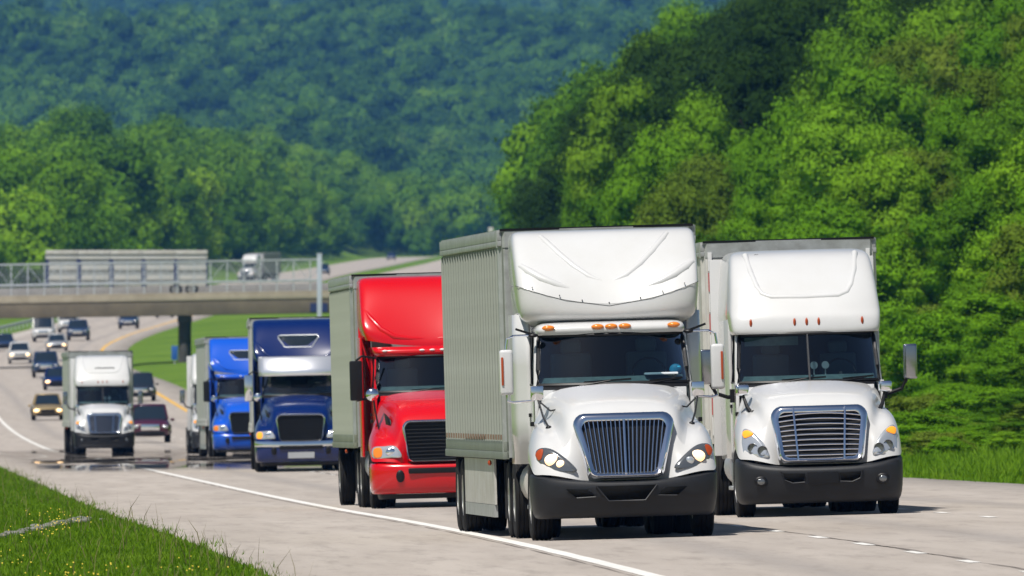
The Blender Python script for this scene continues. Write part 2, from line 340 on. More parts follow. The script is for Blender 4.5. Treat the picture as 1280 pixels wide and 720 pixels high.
XB = herm([250, 380, 450, 600, 800, 1000, 1300, 1700, 2300, 3500, 6000], [15, 12.5, 12.5, 10, 5, 0, -3, 0, 12, 8, 8])
def sstep(a, b, x): t = np.clip((x - a) / (b - a), 0, 1); return t*t*(3-2*t)
def wob(X, Y, s): return np.sin(X/s + 1.3) * np.cos(Y/(s*1.7) + 0.4) + 0.6*np.sin(X/(s*0.43) + Y/(s*0.8)) + 0.4*np.cos(X/(s*0.27) - Y/(s*0.5) + 2)
def land(X, Y):
    X = np.asarray(X, float); Y = np.asarray(Y, float); o = X - XL(Y); el = EL(Y)
    z = road_z(o, Y) - 0.06
    off_l = np.clip(el - o - 0.3, 0, None); off_r = np.clip(o - ER - 0.3, 0, None)
    z = z + 0.05 * sstep(0, 0.5, off_l) + 0.05 * sstep(0, 0.5, off_r)
    z = z - 0.25*sstep(1, 5, off_l) + 0.05*np.clip(off_l - 6, 0, 60)
    z = z + 0.06*np.clip(off_r, 0, 40)*(1 - sstep(1650, 1900, Y))
    p = X - XB(Y); near = sstep(300, 450, Y) * (1 - sstep(2300, 3200, Y))
    z = z + near * 34 * (1 - np.exp(-np.clip(p, 0, None) * 0.62 / 34))
    # wooded rise left of the far road
    a = np.clip(-(o) - 12, 0, None)
    z = z + sstep(1700, 2600, Y) * (1 - sstep(4200, 5200, Y)) * (13 * (1 - np.exp(-a / 26))) * (0.45 + 0.85*sstep(2500, 3100, Y)*np.exp(-((X + 66)/20)**2) + 0.16*wob(X, Y, 38))
    z = z + sstep(4150, 5000, Y) * (9 + 5*np.exp(-((X + 70)/70)**2) - 7*np.exp(-((X - 5)/45)**2))
    far = sstep(5500, 8300, Y)
    z = z + far * (88 + 0.05*(X + 256)) + sstep(5500, 6000, Y) * (5*wob(X, Y, 70) + 15*np.sin(X/58 + Y/520 + .6)*np.exp(-((Y-6250-1.2*X)/230)**2) + 17*np.sin(X/47 - Y/800 + 2.4)*np.exp(-((Y-7050+.8*X)/260)**2) + 12*np.exp(-((Y-5800)/160)**2)*np.cos((X+60)/70))
    z = z - 16*sstep(8300, 9000, Y) + sstep(9300, 11600, Y) * 110
    return z
def place_mtx(X, Y, yaw=0.0, slope=True):
    """frame standing on the road, its y axis pointing away along the road"""
    t = float(XL(Y + 5) - XL(Y - 5)) / 10; t = math.tan(math.atan(t) - R(yaw))
    o = X - float(XL(Y)); g = lambda dx, dy: float(road_z(X + dx - float(XL(Y + dy)), Y + dy))
    sc = 6.0
    y = Vector((t*sc, sc, (g(t*sc, sc) - g(-t*sc, -sc)) / 2)).normalized(); x = Vector((1.0, -t, float(BK(Y)))); x = (x - y * x.dot(y)).normalized(); z = x.cross(y)
    m = Matrix((x, y, z)).transposed().to_4x4(); m.translation = Vector((X, Y, g(0, 0))); return m
# ------------------------------------------------------------------ ground, road, markings
def build_ground():
    st = np.concatenate([np.arange(-250, 120, 40), np.arange(120, 820, 8), np.arange(820, 2000, 16), np.arange(2000, 5600, 50), np.arange(5600, 12600, 100)])
    ro = np.array([0.3, 0.8, 1.5, 3, 5, 7, 9, 12, 15, 18, 22, 27, 33, 40, 50, 65, 85, 110, 150, 200, 280, 400, 600])
    rows = []
    for Y in st:
        el = float(EL(Y)); o = np.concatenate([(el - ro)[::-1], [el + 0.3, 0, 4, 8, ER - 0.3], ER + ro]); X = float(XL(Y)) + o
        rows.append(np.stack([X, np.full_like(X, Y), land(X, np.full_like(X, Y))], 1))
    n = len(rows[0]); N = len(rows); v = np.concatenate(rows); i, k = np.meshgrid(np.arange(N-1), np.arange(n-1), indexing='ij'); a = (i*n + k).ravel()
    f = np.stack([a, a+1, a+n+1, a+n], 1).ravel()
    tag(link('ground', raw_mesh('ground', v, f, 4, 'ground', True)), kind='structure')
build_ground()

ROAD_ST = np.concatenate([np.arange(-120, 800, 4), np.arange(800, 2400, 10), np.arange(2400, 4250, 30)]).astype(float)
def strip(name, o0, o1, m, dz, st, parent=None, cols=None, skirt=False):
    """sheet lying along the road between two offsets (numbers or functions of Y)"""
    rows = []; uvs = []
    for Y in st:
        a = float(o0(Y)) if callable(o0) else o0; b = float(o1(Y)) if callable(o1) else o1
        os_ = np.array([a] + [c for c in (cols or []) if a < c < b] + [b]); X = float(XL(Y)) + os_; z = road_z(os_, Y) + dz
        r = np.stack([X, np.full_like(X, Y), z], 1); u = np.stack([os_, np.full_like(os_, Y)], 1)
        if skirt:
            r = np.concatenate([[r[0] + (-0.05, 0, -0.3)], r, [r[-1] + (0.05, 0, -0.3)]]); u = np.concatenate([[u[0]], u, [u[-1]]])
        rows.append(r); uvs.append(u)
    n = len(rows[0]); N = len(rows); v = np.concatenate(rows); uv = np.concatenate(uvs)
    i, k = np.meshgrid(np.arange(N-1), np.arange(n-1), indexing='ij'); a = (i*n + k).ravel(); f = np.stack([a, a+1, a+n+1, a+n], 1).ravel()
    me = raw_mesh(name, v, f, 4, m, True); ul = me.uv_layers.new(name='UVMap')
    ul.data.foreach_set('uv', uv[f].astype(np.float32).ravel())
    return link(name, me, parent)
road = tag(strip('road', EL, ER, 'road', 0.0, ROAD_ST, cols=[0.0, 1.85, 3.7, 5.5, 7.4, 9.2, 11.1], skirt=True), kind='structure')
def wavy(base, amp, ph): return lambda Y: base + amp*math.sin(Y*0.7 + ph) + amp*0.6*math.sin(Y*2.3 + ph*2)
strip('edge_line', wavy(-0.10, 0.006, 0), wavy(0.10, 0.006, 2), 'paint_white_line', 0.005, ROAD_ST[ROAD_ST < 1700], road)
strip('median_line', wavy(11.2, 0.006, 1), wavy(11.5, 0.006, 3), 'paint_yellow_line', 0.005, ROAD_ST[(ROAD_ST > 330) & (ROAD_ST < 1800)], road)
for o0 in (3.7, 7.4):
    for k in range(-8, 90):
        Y = 186.4 + 9.1*k + (0 if o0 < 5 else 3.0); l = random.uniform(1.0, 1.55); Y += random.uniform(-.3, .3)
        if Y > 420 and k % 2: continue
        strip('lane_dash', o0 - random.uniform(.06, .075), o0 + random.uniform(.065, .08), 'paint_white_line', 0.005, np.linspace(Y - l, Y + l, 4), road)
strip('pavement_seam', wavy(3.76, 0.03, 0), wavy(3.80, 0.035, 1.4), 'seam_tar', 0.004, ROAD_ST[(ROAD_ST < 500)], road)
strip('shoulder_seam', wavy(-0.20, 0.01, 0), wavy(-0.18, 0.012, 1.4), 'seam_tar', 0.004, ROAD_ST[(ROAD_ST < 500)], road)
tag(strip('opposite_road', 19.0, 33.5, 'road', 0.15, ROAD_ST[ROAD_ST > 1900], None, cols=[24, 27, 30], skirt=True), kind='structure')
# mirror film added on the dry road, imitating mirage reflections across the dip
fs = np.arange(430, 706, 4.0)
film = strip('mirage_road_film', -3.7, 9.5, 'film', 0.014, fs, None, cols=list(np.arange(-3, 9.5, 0.75)))
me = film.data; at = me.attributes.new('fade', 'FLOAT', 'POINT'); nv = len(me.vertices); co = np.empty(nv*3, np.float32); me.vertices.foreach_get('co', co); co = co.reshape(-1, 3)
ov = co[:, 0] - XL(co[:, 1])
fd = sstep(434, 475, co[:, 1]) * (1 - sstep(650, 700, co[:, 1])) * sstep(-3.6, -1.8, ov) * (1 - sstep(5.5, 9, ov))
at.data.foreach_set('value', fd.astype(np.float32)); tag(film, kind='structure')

# ------------------------------------------------------------------ overpass
def build_overpass():
    br = empty('overpass_bridge', Matrix.Translation((-28.6, 1300, 0))); tag(br, 'grey road overpass with mesh fence crossing the far highway at left', 'bridge')
    S = 0.017; x0, x1 = -48.0, 44.0; zf = lambda x: S*x
    def slab(name, m, y0, y1, z0, z1, bev=0.02, n=1, x1=x1):
        mb = MB(); mb.add([(x0,y0,z0+zf(x0)),(x1,y0,z0+zf(x1)),(x1,y1,z0+zf(x1)),(x0,y1,z0+zf(x0)),(x0,y0,z1+zf(x0)),(x1,y0,z1+zf(x1)),(x1,y1,z1+zf(x1)),(x0,y1,z1+zf(x0))],
               [(0,3,2,1),(4,5,6,7),(0,1,5,4),(1,2,6,5),(2,3,7,6),(3,0,4,7)])
        return mb.build(name, m, br, bevel=bev)
    for yy in (0.06, 3.6, 6.9, 10.4): 
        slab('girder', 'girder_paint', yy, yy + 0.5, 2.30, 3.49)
    slab('deck', 'concrete', 0.0, 11.0, 3.492, 3.93)
    slab('kerb', 'concrete', 0.05, 0.33, 3.932, 4.12); slab('parapet', 'parapet_concrete', 10.67, 10.95, 3.932, 4.78)
    slab('rail', 'galvanised', 0.10, 0.24, 4.862, 5.06, x1=13.0); slab('rail', 'galvanised', 0.12, 0.22, 6.58, 6.72, x1=13.0)
    k = 0; xx = x0 + 0.8
    while xx < 12.8:
        MB().box(xx-.05, xx+.05, .14, .20, 4.12+zf(xx), 4.86+zf(xx)).box(xx-.05, xx+.05, .14, .20, 5.06+zf(xx), 6.58+zf(xx)).build('fence_post', 'galvanised', br)
        if k % 2 == 0:
            MB().bar((xx, 0.17, 5.1+zf(xx)), (xx+1.15, 0.17, 6.55+zf(xx)), .05, .05).build('fence_brace', 'galvanised', br)
        else: MB().bar((xx+1.15, 0.17, 5.1+zf(xx)), (xx, 0.17, 6.55+zf(xx)), .05, .05).build('fence_brace', 'galvanised', br)
        xx += 1.35; k += 1
    # woven wire of the fence: thin diagonals
    w_ = MB(); xx = x0
    while xx < 12.2:
        w_.bar((xx, .17, 5.08+zf(xx)), (xx+.75, .17, 6.58+zf(xx+.75)), .022, .022); w_.bar((xx+.75, .17, 5.08+zf(xx)), (xx, .17, 6.58+zf(xx)), .022, .022); w_.bar((xx, .17, 4.12+zf(xx)), (xx+.4, .17, 4.86+zf(xx)), .022, .022); xx += .30
    tag(w_.build('fence_mesh', 'galvanised', br, smooth=False, weld=False), kind='stuff')
    for px, zb in ((1.9, -2.6), (28.0, -2.6), (-27.0, -2.6)):
        p = MB()
        for yy in (1.6, 5.5, 9.4): p.lathe([(zb, .45), (2.0+zf(px), .45)], (px, yy, 0), 'z', 18)
        p.box(px-.5, px+.5, .6, 10.4, 1.75+zf(px), 2.298+zf(px)-.02)
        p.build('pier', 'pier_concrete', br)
    MB().box(12.2, 13.6, -.06, .05, 2.62, 3.32).build('sign_plate', 'sign_navy', br)
    return br
build_overpass()
p = MB().box(-.19, .19, -.12, .12, 0, 9.0).box(-.30, .30, -.25, .25, -.3, .25).box(-.22, .22, -.14, .14, 8.95, 9.1)
po = p.build('steel_post', 'post_paint', None, bevel=.02); po.location = (-15.6, 1296.5, -1.75); tag(po, 'tall pale steel post standing in front of the overpass', 'post')
def sign(X, Y, w_, h_, hh, m, lab, name):
    e = empty(name, Matrix.Translation((X, Y, float(land(X, Y))))); tag(e, lab, 'sign')
    MB().box(-.04, .04, -.04, .04, -.3, hh).build('sign_post', 'galvanised', e); MB().box(-w_/2, w_/2, -.08, -.045, hh-h_, hh).build('sign_panel', m, e, bevel=.01)
sign(-27.2, 1290, .5, 1.15, 1.5, 'sign_blue', 'small upright blue sign in the grass beside the bridge pier', 'road_sign')
sign(-33.2, 1245, 2.0, .5, 1.3, 'post_paint', 'low pale sign board on the median grass beside the far road', 'median_sign')
sign(-2.6, 1960, .6, 0.9, 14.3 - float(land(-2.6, 1960)), 'trailer_white', 'tall thin white sign post rising above the distant trees', 'tall_sign')
def build_guardrail():
    g = empty('guardrail', Matrix.Translation((float(XL(1500)) - 3.4, 1500, float(road_z(-3.4, 1500))))); tag(g, 'steel guardrail along the outer edge of the far bend', 'guardrail')
    inv = g.matrix_world.inverted(); ys = np.arange(1340, 1800, 10.0); P = [inv @ Vector((float(XL(y)) + float(EL(y)) - 1.3, y, float(road_z(-3.4, y)))) for y in ys]
    b = MB()
    prof = [(.0, .42), (.05, .47), (.0, .53), (.0, .59), (.05, .65), (.0, .72)]
    b.grid([[(q.x + d, q.y, q.z + h) for d, h in prof] for q in P]); b.build('beam', 'galvanised', g, solid=.01)
    for q in P: MB().box(q.x-.14, q.x-.02, q.y-.06, q.y+.06, q.z-.3, q.z+.74).build('post', 'galvanised', g)
build_guardrail()
# ------------------------------------------------------------------ wheels
CACHE = {}
def wheel_meshes(r, wd, rim):
    key = (r, wd, rim)
    if key in CACHE: return CACHE[key]
    h = wd/2; t = MB()
    prof = [(-h*.8, r*.58), (-h, r*.72), (-h*.98, r*.90), (-h*.86, r*.985)]
    for a in (-.62, -.22, .22, .62): prof += [(h*(a-.05), r), (h*(a-.03), r-.016), (h*(a+.03), r-.016), (h*(a+.05), r)]
    prof += [(h*.86, r*.985), (h*.98, r*.90), (h, r*.72), (h*.8, r*.58)]
    t.lathe(prof, n=36); tm = t.mesh('tyre', 'rubber', angle=25)
    q = MB(); q.lathe([(-h*.86, r*.60), (-h*.92, r*.56), (-h*.35, r*.50), (-h*.30, r*.30), (-h*.75, r*.22), (-h*.80, r*.12), (-h*.9, r*.10), (-h*.9, .01)], n=28)
    for k in range(10):
        a = 2*math.pi*k/10; q.lathe([(-h*.46, .022), (-h*.26, .022)], (0, r*.37*math.cos(a), r*.37*math.sin(a)), 'x', 6)
    q.lathe([(h*.86, r*.58), (h*.3, r*.5), (h*.3, .01)], n=20)
    rm = q.mesh('rim', rim, angle=30)
    CACHE[key] = (tm, rm); return CACHE[key]
def wheel(parent, x, y, r=.515, wd=.28, rim='steel_rim', name='wheel'):
    tm, rm = wheel_meshes(r, wd, rim); o = link(name, tm, parent); o.location = (x, y, r)
    if x > 0: o.rotation_euler = (0, 0, math.pi)
    q = link('rim', rm, o); return o
def axle(parent, y, half, r=.515, dual=True, rim='steel_rim'):
    for s in (-1, 1):
        wheel(parent, s*(half - .14), y, r, .28, rim)
        if dual: wheel(parent, s*(half - .14 - .33), y, r, .28, rim)
    MB().tube([(-half+.3, y, r), (-.25, y, r), (0, y, r), (.25, y, r), (half-.3, y, r)], [.07, .09, .2 if dual else .08, .09, .07], 10).build('axle', 'underbody', parent)

# ------------------------------------------------------------------ tractors
def plan(z, yc, w_, D, n, yb, ze=0.0, ke=1.6, na=13):
    """half-round plan outline (front towards -y), running from the rear left to the rear right"""
    r = [(-w_, yb, z + ze)]
    for i in range(na):
        a = -math.pi/2 + math.pi*i/(na-1); sx = math.sin(a); c = abs(math.cos(a))
        x = w_*math.copysign(abs(sx)**(2/n), sx); y = yc + D*(1 - c**(2/n)); r.append((x, y, z + ze*abs(x/w_)**ke))
    return r + [(w_, yb, z + ze)]
def surf(rows, x, z):
    """point on a lofted roof at lateral position x and height z"""
    best = None
    cols = []
    for r in rows:
        for a, b in zip(r[1:-2], r[2:-1]):
            if a[0] <= x <= b[0] and b[0] > a[0]:
                t = (x-a[0])/(b[0]-a[0]); cols.append((a[1]+(b[1]-a[1])*t, a[2]+(b[2]-a[2])*t)); break
    for a, b in zip(cols, cols[1:]):
        if a[1] <= z <= b[1]: t = (z-a[1])/max(b[1]-a[1], 1e-6); return (x, a[0]+(b[0]-a[0])*t, z)
    return (x, cols[-1][0], z)
def off(p, d): return (p[0], p[1]+d, p[2])
def full(h): return [(-x, y, z) for x, y, z in h] + [(x, y, z) for x, y, z in h[-2::-1]]

HOOD = {
 'slim': [[(1.19,.26,.86),(1.12,.17,.87),(.97,.10,.86),(.82,.06,.83),(.64,.03,.79),(.5,.2,.77),(.35,.2,.77),(.18,.2,.77),(0,.2,.77)],
  [(1.21,.34,.93),(1.19,.31,1.06),(1.10,.30,1.24),(.95,.24,1.28),(.80,.17,1.20),(.73,.17,1.38),(.68,.27,1.58),(.40,.30,1.66),(0,.30,1.68)],
  [(1.22,.7,1.0),(1.22,.7,1.16),(1.14,.75,1.40),(1.0,.8,1.47),(.86,.8,1.46),(.80,.8,1.60),(.74,.8,1.77),(.42,.8,1.83),(0,.8,1.85)],
  [(1.22,1.25,1.13),(1.22,1.25,1.24),(1.16,1.3,1.45),(1.05,1.3,1.53),(.94,1.3,1.54),(.89,1.3,1.68),(.81,1.3,1.86),(.46,1.3,1.93),(0,1.3,1.95)],
  [(1.14,1.95,.95),(1.15,1.95,1.15),(1.12,1.95,1.42),(1.07,1.95,1.55),(1.03,1.95,1.63),(.99,1.95,1.78),(.92,1.93,1.95),(.5,1.86,2.02),(0,1.84,2.04)]],
 'wide': [[(1.20,.30,.86),(1.15,.2,.86),(1.02,.12,.85),(.88,.07,.82),(.72,.04,.78),(.6,.2,.76),(.4,.2,.76),(.2,.2,.76),(0,.2,.76)],
  [(1.22,.38,.95),(1.20,.36,1.15),(1.13,.34,1.34),(1.0,.28,1.38),(.84,.2,1.32),(.79,.2,1.44),(.74,.27,1.60),(.42,.30,1.67),(0,.30,1.70)],
  [(1.22,.75,1.02),(1.22,.75,1.2),(1.16,.8,1.45),(1.04,.8,1.52),(.91,.8,1.53),(.86,.8,1.64),(.80,.8,1.78),(.45,.8,1.82),(0,.8,1.84)],
  [(1.22,1.25,1.12),(1.22,1.25,1.25),(1.17,1.3,1.47),(1.08,1.3,1.56),(.99,1.3,1.60),(.94,1.3,1.72),(.88,1.3,1.86),(.5,1.3,1.91),(0,1.3,1.93)],
  [(1.15,1.95,.95),(1.16,1.95,1.2),(1.13,1.95,1.46),(1.08,1.95,1.58),(1.05,1.95,1.66),(1.02,1.95,1.78),(.95,1.93,1.92),(.5,1.86,1.98),(0,1.84,2.0)]],
 'step': [[(1.20,.28,.82),(1.14,.18,.82),(1.0,.11,.82),(.86,.07,.81),(.72,.04,.79),(.6,.2,.77),(.4,.2,.77),(.2,.2,.77),(0,.2,.77)],
  [(1.21,.34,.90),(1.2,.32,1.0),(1.13,.30,1.16),(1.0,.26,1.20),(.80,.15,1.17),(.72,.10,1.36),(.68,.14,1.53),(.4,.17,1.60),(0,.17,1.62)],
  [(1.22,.75,1.0),(1.22,.75,1.12),(1.16,.8,1.29),(1.05,.8,1.35),(.88,.8,1.36),(.82,.8,1.60),(.77,.8,1.77),(.44,.8,1.83),(0,.8,1.85)],
  [(1.22,1.25,1.12),(1.22,1.25,1.2),(1.17,1.3,1.35),(1.07,1.3,1.42),(.95,1.3,1.46),(.90,1.3,1.70),(.84,1.3,1.89),(.48,1.3,1.94),(0,1.3,1.96)],
  [(1.14,1.95,.95),(1.15,1.95,1.12),(1.12,1.95,1.36),(1.08,1.95,1.50),(1.03,1.95,1.58),(1.0,1.95,1.80),(.93,1.93,1.97),(.5,1.86,2.03),(0,1.84,2.05)]],
}
def outline(pts, n=4):
    """closed Catmull-Rom curve through 2-D points"""
    P = [np.array(p, float) for p in pts]; N = len(P); o = []
    for i in range(N):
        a, b, c, d = P[i-1], P[i], P[(i+1) % N], P[(i+2) % N]
        for k in range(n):
            t = k/n; o.append(tuple(.5*((2*b) + (c-a)*t + (2*a-5*b+4*c-d)*t*t + (3*b-a-3*c+d)*t**3)))
    return o
def dome(mb, pts, yf, bulge):
    """convex lens over a closed outline in x,z; yf gives the depth of the panel behind it"""
    cx = sum(p[0] for p in pts)/len(pts); cz = sum(p[1] for p in pts)/len(pts); rings = []
    for k, (sc, b) in enumerate(((1, -.03), (1, .35), (.93, .75), (.6, .95), (.05, 1.0))):
        rings.append([(cx+(x-cx)*sc, yf(cx+(x-cx)*sc, cz+(z-cz)*sc) - bulge*b, cz+(z-cz)*sc) for x, z in pts])
    return mb.loft(rings)
def rrect(w0, w1, z0, z1, r=.09, n=5):
    """rounded trapezoid, half width w0 at z0 and w1 at z1"""
    o = []
    for (x, z, a0) in ((w1-r, z1-r, 0), (-w1+r, z1-r, 90), (-w0+r, z0+r, 180), (w0-r, z0+r, 270)):
        for k in range(n): a = R(a0 + 90*k/(n-1)); o.append((x + r*math.cos(a), z + r*math.sin(a)))
    return o

def tractor(name, label, group, mtx, st, paint, detail=2, cab_end=3.4, mirror_paint=None, lit=False, visor=False, roof_window=False, bumper='plastic_grey', far_dual=True, drive_y=(4.7, 6.0), extender='side', vent=False, roof=True):
    T = empty(name, mtx); tag(T, label, 'truck', group)
    hs = HOOD[st]
    # hood
    hood = MB(); rows = [full(r) for r in hs]; hood.grid(rows); hood.build('hood', paint, T, sub=2, weld=False, angle=70)
    zb = {'slim': 2.03, 'wide': 1.98, 'step': 2.03}[st]; zt = {'slim': 2.69, 'wide': 2.70, 'step': 2.66}[st]
    wb, wt = (1.0, .95) if st != 'wide' else (1.05, 1.0)
    lean = .34; cur = .24
    def ws(u, t, off=0.0):
        w_ = wb + (wt-wb)*t; return (u*w_, 1.97 + lean*t + cur*abs(u)**2.4 - off, zb + (zt-zb)*t)
    us = [i/7 - 1 for i in range(15)]
    # scuttle below the windscreen
    MB().grid([[(u*.93, 1.82+.1*abs(u)**2, zb-.03-.06*abs(u)**3) for u in us], [(u*1.0, 1.93+cur*abs(u)**2.4, zb-.015) for u in us], [(u*wb, 1.985+cur*abs(u)**2.4, zb+.03) for u in us]]).build('scuttle', 'plastic_black', T)
    # windscreen, split by a bar on two of the cabs
    MB().grid([[ws(u*.985, t) for u in us] for t in (.02, .25, .5, .75, .985)]).build('windscreen', 'glass', T)
    per = [ws(u, 0, .01) for u in us] + [ws(1, t, .01) for t in (.3, .6, .9)] + [ws(u, 1, .01) for u in us[::-1]] + [ws(-1, t, .01) for t in (.9, .6, .3)]
    MB().tube(per, .028, 6, closed=True).build('windscreen_seal', 'plastic_black', T)
    if st == 'wide': MB().tube([ws(0, t, .012) for t in (0, .5, 1)], .018, 6).build('centre_bar', 'plastic_grey', T)
    # cab shell
    A = MB()
    for s in (-1, 1):
        pil = [[(s*(wb+.005), 2.23, zb-.05), (s*(wb+.05), 2.27, zb-.05), (s*(wb+.05), 2.42, zb-.05), (s*(wb-.03), 2.42, zb-.05)],
               [(s*(wt+.005), 2.22+lean, zt+.04), (s*(wt+.05), 2.26+lean, zt+.04), (s*(wt+.05), 2.40+lean, zt+.04), (s*(wt-.03), 2.40+lean, zt+.04)]]
        A.loft(pil)
        xo = wb + .055
        A.box(min(s*(xo-.05), s*xo), max(s*(xo-.05), s*xo), 1.98, cab_end, .80, zb + .0)       # door and lower side
        A.box(min(s*(xo-.05), s*xo), max(s*(xo-.05), s*xo), 3.02, cab_end, zb + .0, zt + .05)  # rear quarter
    A.box(-xo, xo, cab_end-.06, cab_end, .9, zt+.05); A.box(-.95, .95, 1.9, 2.02, .9, zb-.06)
    A.build('cab', paint, T, bevel=.012)
    for s in (-1, 1):
        g = MB().add([(s*(wb+.03), 2.42, zb+.03), (s*(wb+.03), 3.0, zb+.03), (s*(wt+.035), 3.0, zt), (s*(wt+.035), 2.8, zt)], [(0, 1, 2, 3)]); g.build('side_window', 'glass', T)
        MB().tube([(s*(wb+.045), 2.40, zb+.02), (s*(wt+.045), 2.79, zt), (s*(wt+.045), 3.01, zt), (s*(wb+.045), 3.01, zb+.02)], .016, 6, closed=True).build('window_seal', 'plastic_black', T)
        MB().box(min(s*(xo+.002), s*(xo+.03)), max(s*(xo+.002), s*(xo+.03)), 2.85, 2.98, 1.62, 1.67).build('door_handle', 'plastic_black', T)
        MB().box(min(s*(xo-.06), s*(xo+.02)), max(s*(xo-.06), s*(xo+.02)), 2.35, 3.1, .42, .80).box(min(s*(xo-.05), s*(xo+.08)), max(s*(xo-.05), s*(xo+.08)), 2.4, 3.0, .40, .46).build('step', 'alu', T, bevel=.015)
        MB().lathe([(3.15, .02), (3.17, .30), (4.35, .30), (4.37, .02)], (s*.86, 0, .74), 'y', 20).build('fuel_tank', 'alu' if st != 'slim' else 'white_dull', T)
    for s in (-1, 1):
        MB().tube([(s*(xo+.001), 2.06, .86), (s*(xo+.001), 2.06, zb-.02)], .007, 5).tube([(s*(xo+.001), 3.04, .86), (s*(xo+.001), 3.04, zt)], .007, 5).build('door_gap', 'plastic_black', T)
        MB().box(min(s*1.085, s*1.135), max(s*1.085, s*1.135), 1.70, 1.86, 1.50, 1.56).build('hood_catch', 'plastic_black', T, bevel=.01)
    # inside of the cab
    MB().box(-wb+.03, wb-.03, 3.2, 3.25, .9, zt).box(-wb+.02, wb-.02, 2.1, 3.2, 1.0, 1.05).box(-wt+.02, wt-.02, 2.75, 3.2, zt-.03, zt+.02).build('cab_lining', 'interior', T)
    d = MB(); d.grid([[(u*(wb-.06), 2.05+cur*abs(u)**2.4, zb+.015) for u in us], [(u*(wb-.06), 2.25+.2*abs(u)**2.4, zb+.10) for u in us], [(u*(wb-.06), 2.50+.1*u*u, zb+.10) for u in us], [(u*(wb-.06), 2.55, zb-.25) for u in us]]); d.build('dashboard', 'dash', T)
    for s in (-1, 1):
        MB().box(s*.5-.27, s*.5+.27, 2.95, 3.12, 1.3, zb+.42).box(s*.5-.14, s*.5+.14, 2.98, 3.08, zb+.42, zb+.60).build('seat', 'seat_fabric', T, bevel=.06, seg=3)
    c0 = Vector((.5, 2.52, zb+.13)); MB().tube([c0 + Vector((.22*math.cos(a), .10*math.sin(a), .20*math.sin(a))) for a in [2*math.pi*k/18 for k in range(18)]], .016, 6, closed=True).bar(c0, c0+Vector((0, -.12, -.25)), .05, .05).build('steering_wheel', 'plastic_black', T)
    if st == 'wide':
        for x in (.10, .27): MB().lathe([(2.42, .02), (2.42, .055), (2.45, .06)], (x, 0, zb+.24), 'y', 14).bar((x, 2.46, zb+.10), (x, 2.46, zb+.2), .02, .02).build('dash_fan', 'silver_paint', T)
        MB().box(-.92, -.12, 2.52, 2.54, zt-.17, zt-.04).build('sun_blind', 'dash', T, bevel=.008)
    if st == 'slim':
        MB().box(.42, .86, 2.12, 2.34, zb+.105, zb+.135).build('papers', 'paper', T, bevel=.01); MB().ell((.84, 2.30, zb+.17), (.085, .06, .075)).build('cup', 'cyan_thing', T)
    for s in (-.45, .42):
        b0 = ws(s, -.02, .03); b1 = ws(s+.40, .07, .035); MB().tube([b0, ((b0[0]+b1[0])/2, (b0[1]+b1[1])/2-.02, (b0[2]+b1[2])/2), b1], .011, 5).bar(ws(s+.05, .045, .03), ws(s+.68 if s < 0 else s+.5, .09, .03), .018, .025).build('wiper', 'plastic_black', T)
    # roof
    top = MB()
    if st == 'slim':
        top.grid([plan(zt+.005, 1.97+lean-.01, wt+.03, .28, 3.2, 3.4), plan(zt+.05, 1.97+lean-.06, wt+.05, .28, 3.2, 3.4), plan(zt+.12, 1.97+lean-.04, wt+.04, .28, 3.2, 3.4), plan(zt+.165, 1.97+lean+.08, wt-.02, .28, 3.2, 3.4), plan(zt+.18, 1.97+lean+.5, wt-.2, .28, 3.0, 3.4)])
        top.build('cab_roof', paint, T, sub=1, weld=False, angle=70)
        low = [plan(2.78, 2.95, .95, .25, 3.5, 4.2), plan(2.84, 2.80, 1.04, .25, 3.5, 4.2, .0), plan(2.87, 2.66, 1.13, .24, 3.6, 4.2, .02), plan(2.90, 2.56, 1.17, .30, 3.4, 4.2, .05), plan(2.96, 2.515, 1.20, .32, 3.4, 4.2, .13), plan(3.06, 2.53, 1.22, .32, 3.5, 4.2, .30)]
        MB().grid(low).build('fairing_lip', paint, T, sub=2, weld=False, angle=70)
        up = [plan(3.063, 2.535, 1.219, .32, 3.5, 4.2, .30), plan(3.30, 2.66, 1.225, .32, 3.7, 4.2, .22), plan(3.60, 2.90, 1.23, .32, 4.0, 4.2, .12), plan(3.88, 3.16, 1.23, .32, 4.4, 4.2, .03), plan(4.02, 3.34, 1.22, .30, 4.6, 4.2, 0), plan(4.075, 3.50, 1.18, .28, 4.6, 4.2), plan(4.085, 3.75, 1.1, .2, 5, 4.2)]
        fo = MB().grid(up).build('roof_fairing', paint, T, sub=2, weld=False, angle=70)
        se = plan(3.063, 2.527, 1.222, .32, 3.5, 4.2, .30); MB().tube(se[1:-1], .003, 5).build('seam', 'plastic_black', fo)
        for u in (-.85, -.55, -.3, 0, .35, .6, .85):
            zz = 3.085 + .30*abs(u)**1.6; MB().ell((u*1.19, 2.535+.32*(1-(1-abs(u)**3.5)**(1/3.5)), zz+.02), (.009, .02, .009), 6, 4).build('rivet', 'plastic_black', fo)
        for s in (-1, 1):   # raised creases running up the fairing
            MB().tube([off(surf(up, s*q, z), .05) for q, z in ((.52, 3.30), (.70, 3.36), (.88, 3.44), (1.04, 3.54), (1.14, 3.62))], [.04, .06, .068, .068, .045], 12).build('crease', paint, fo)
            MB().tube([off(surf(up, s*q, z), .05) for q, z in ((.08, 3.38), (.25, 3.45), (.45, 3.60), (.62, 3.76), (.78, 3.93), (.84, 4.0))], [.045, .054, .056, .056, .053, .04], 12).build('crease', paint, fo)
        for s in (-1, 1): MB().grid([[(s*1.06, 2.98, z), (s*1.10, 3.06, z), (s*1.20, 3.16, z), (s*1.245, 3.34, z), (s*1.25, 4.25, z), (s*1.0, 4.27, z)] for z in (1.0, 1.6, 2.3, 2.98)]).build('side_extender', paint, T, solid=.03, angle=60)
    elif st == 'wide':
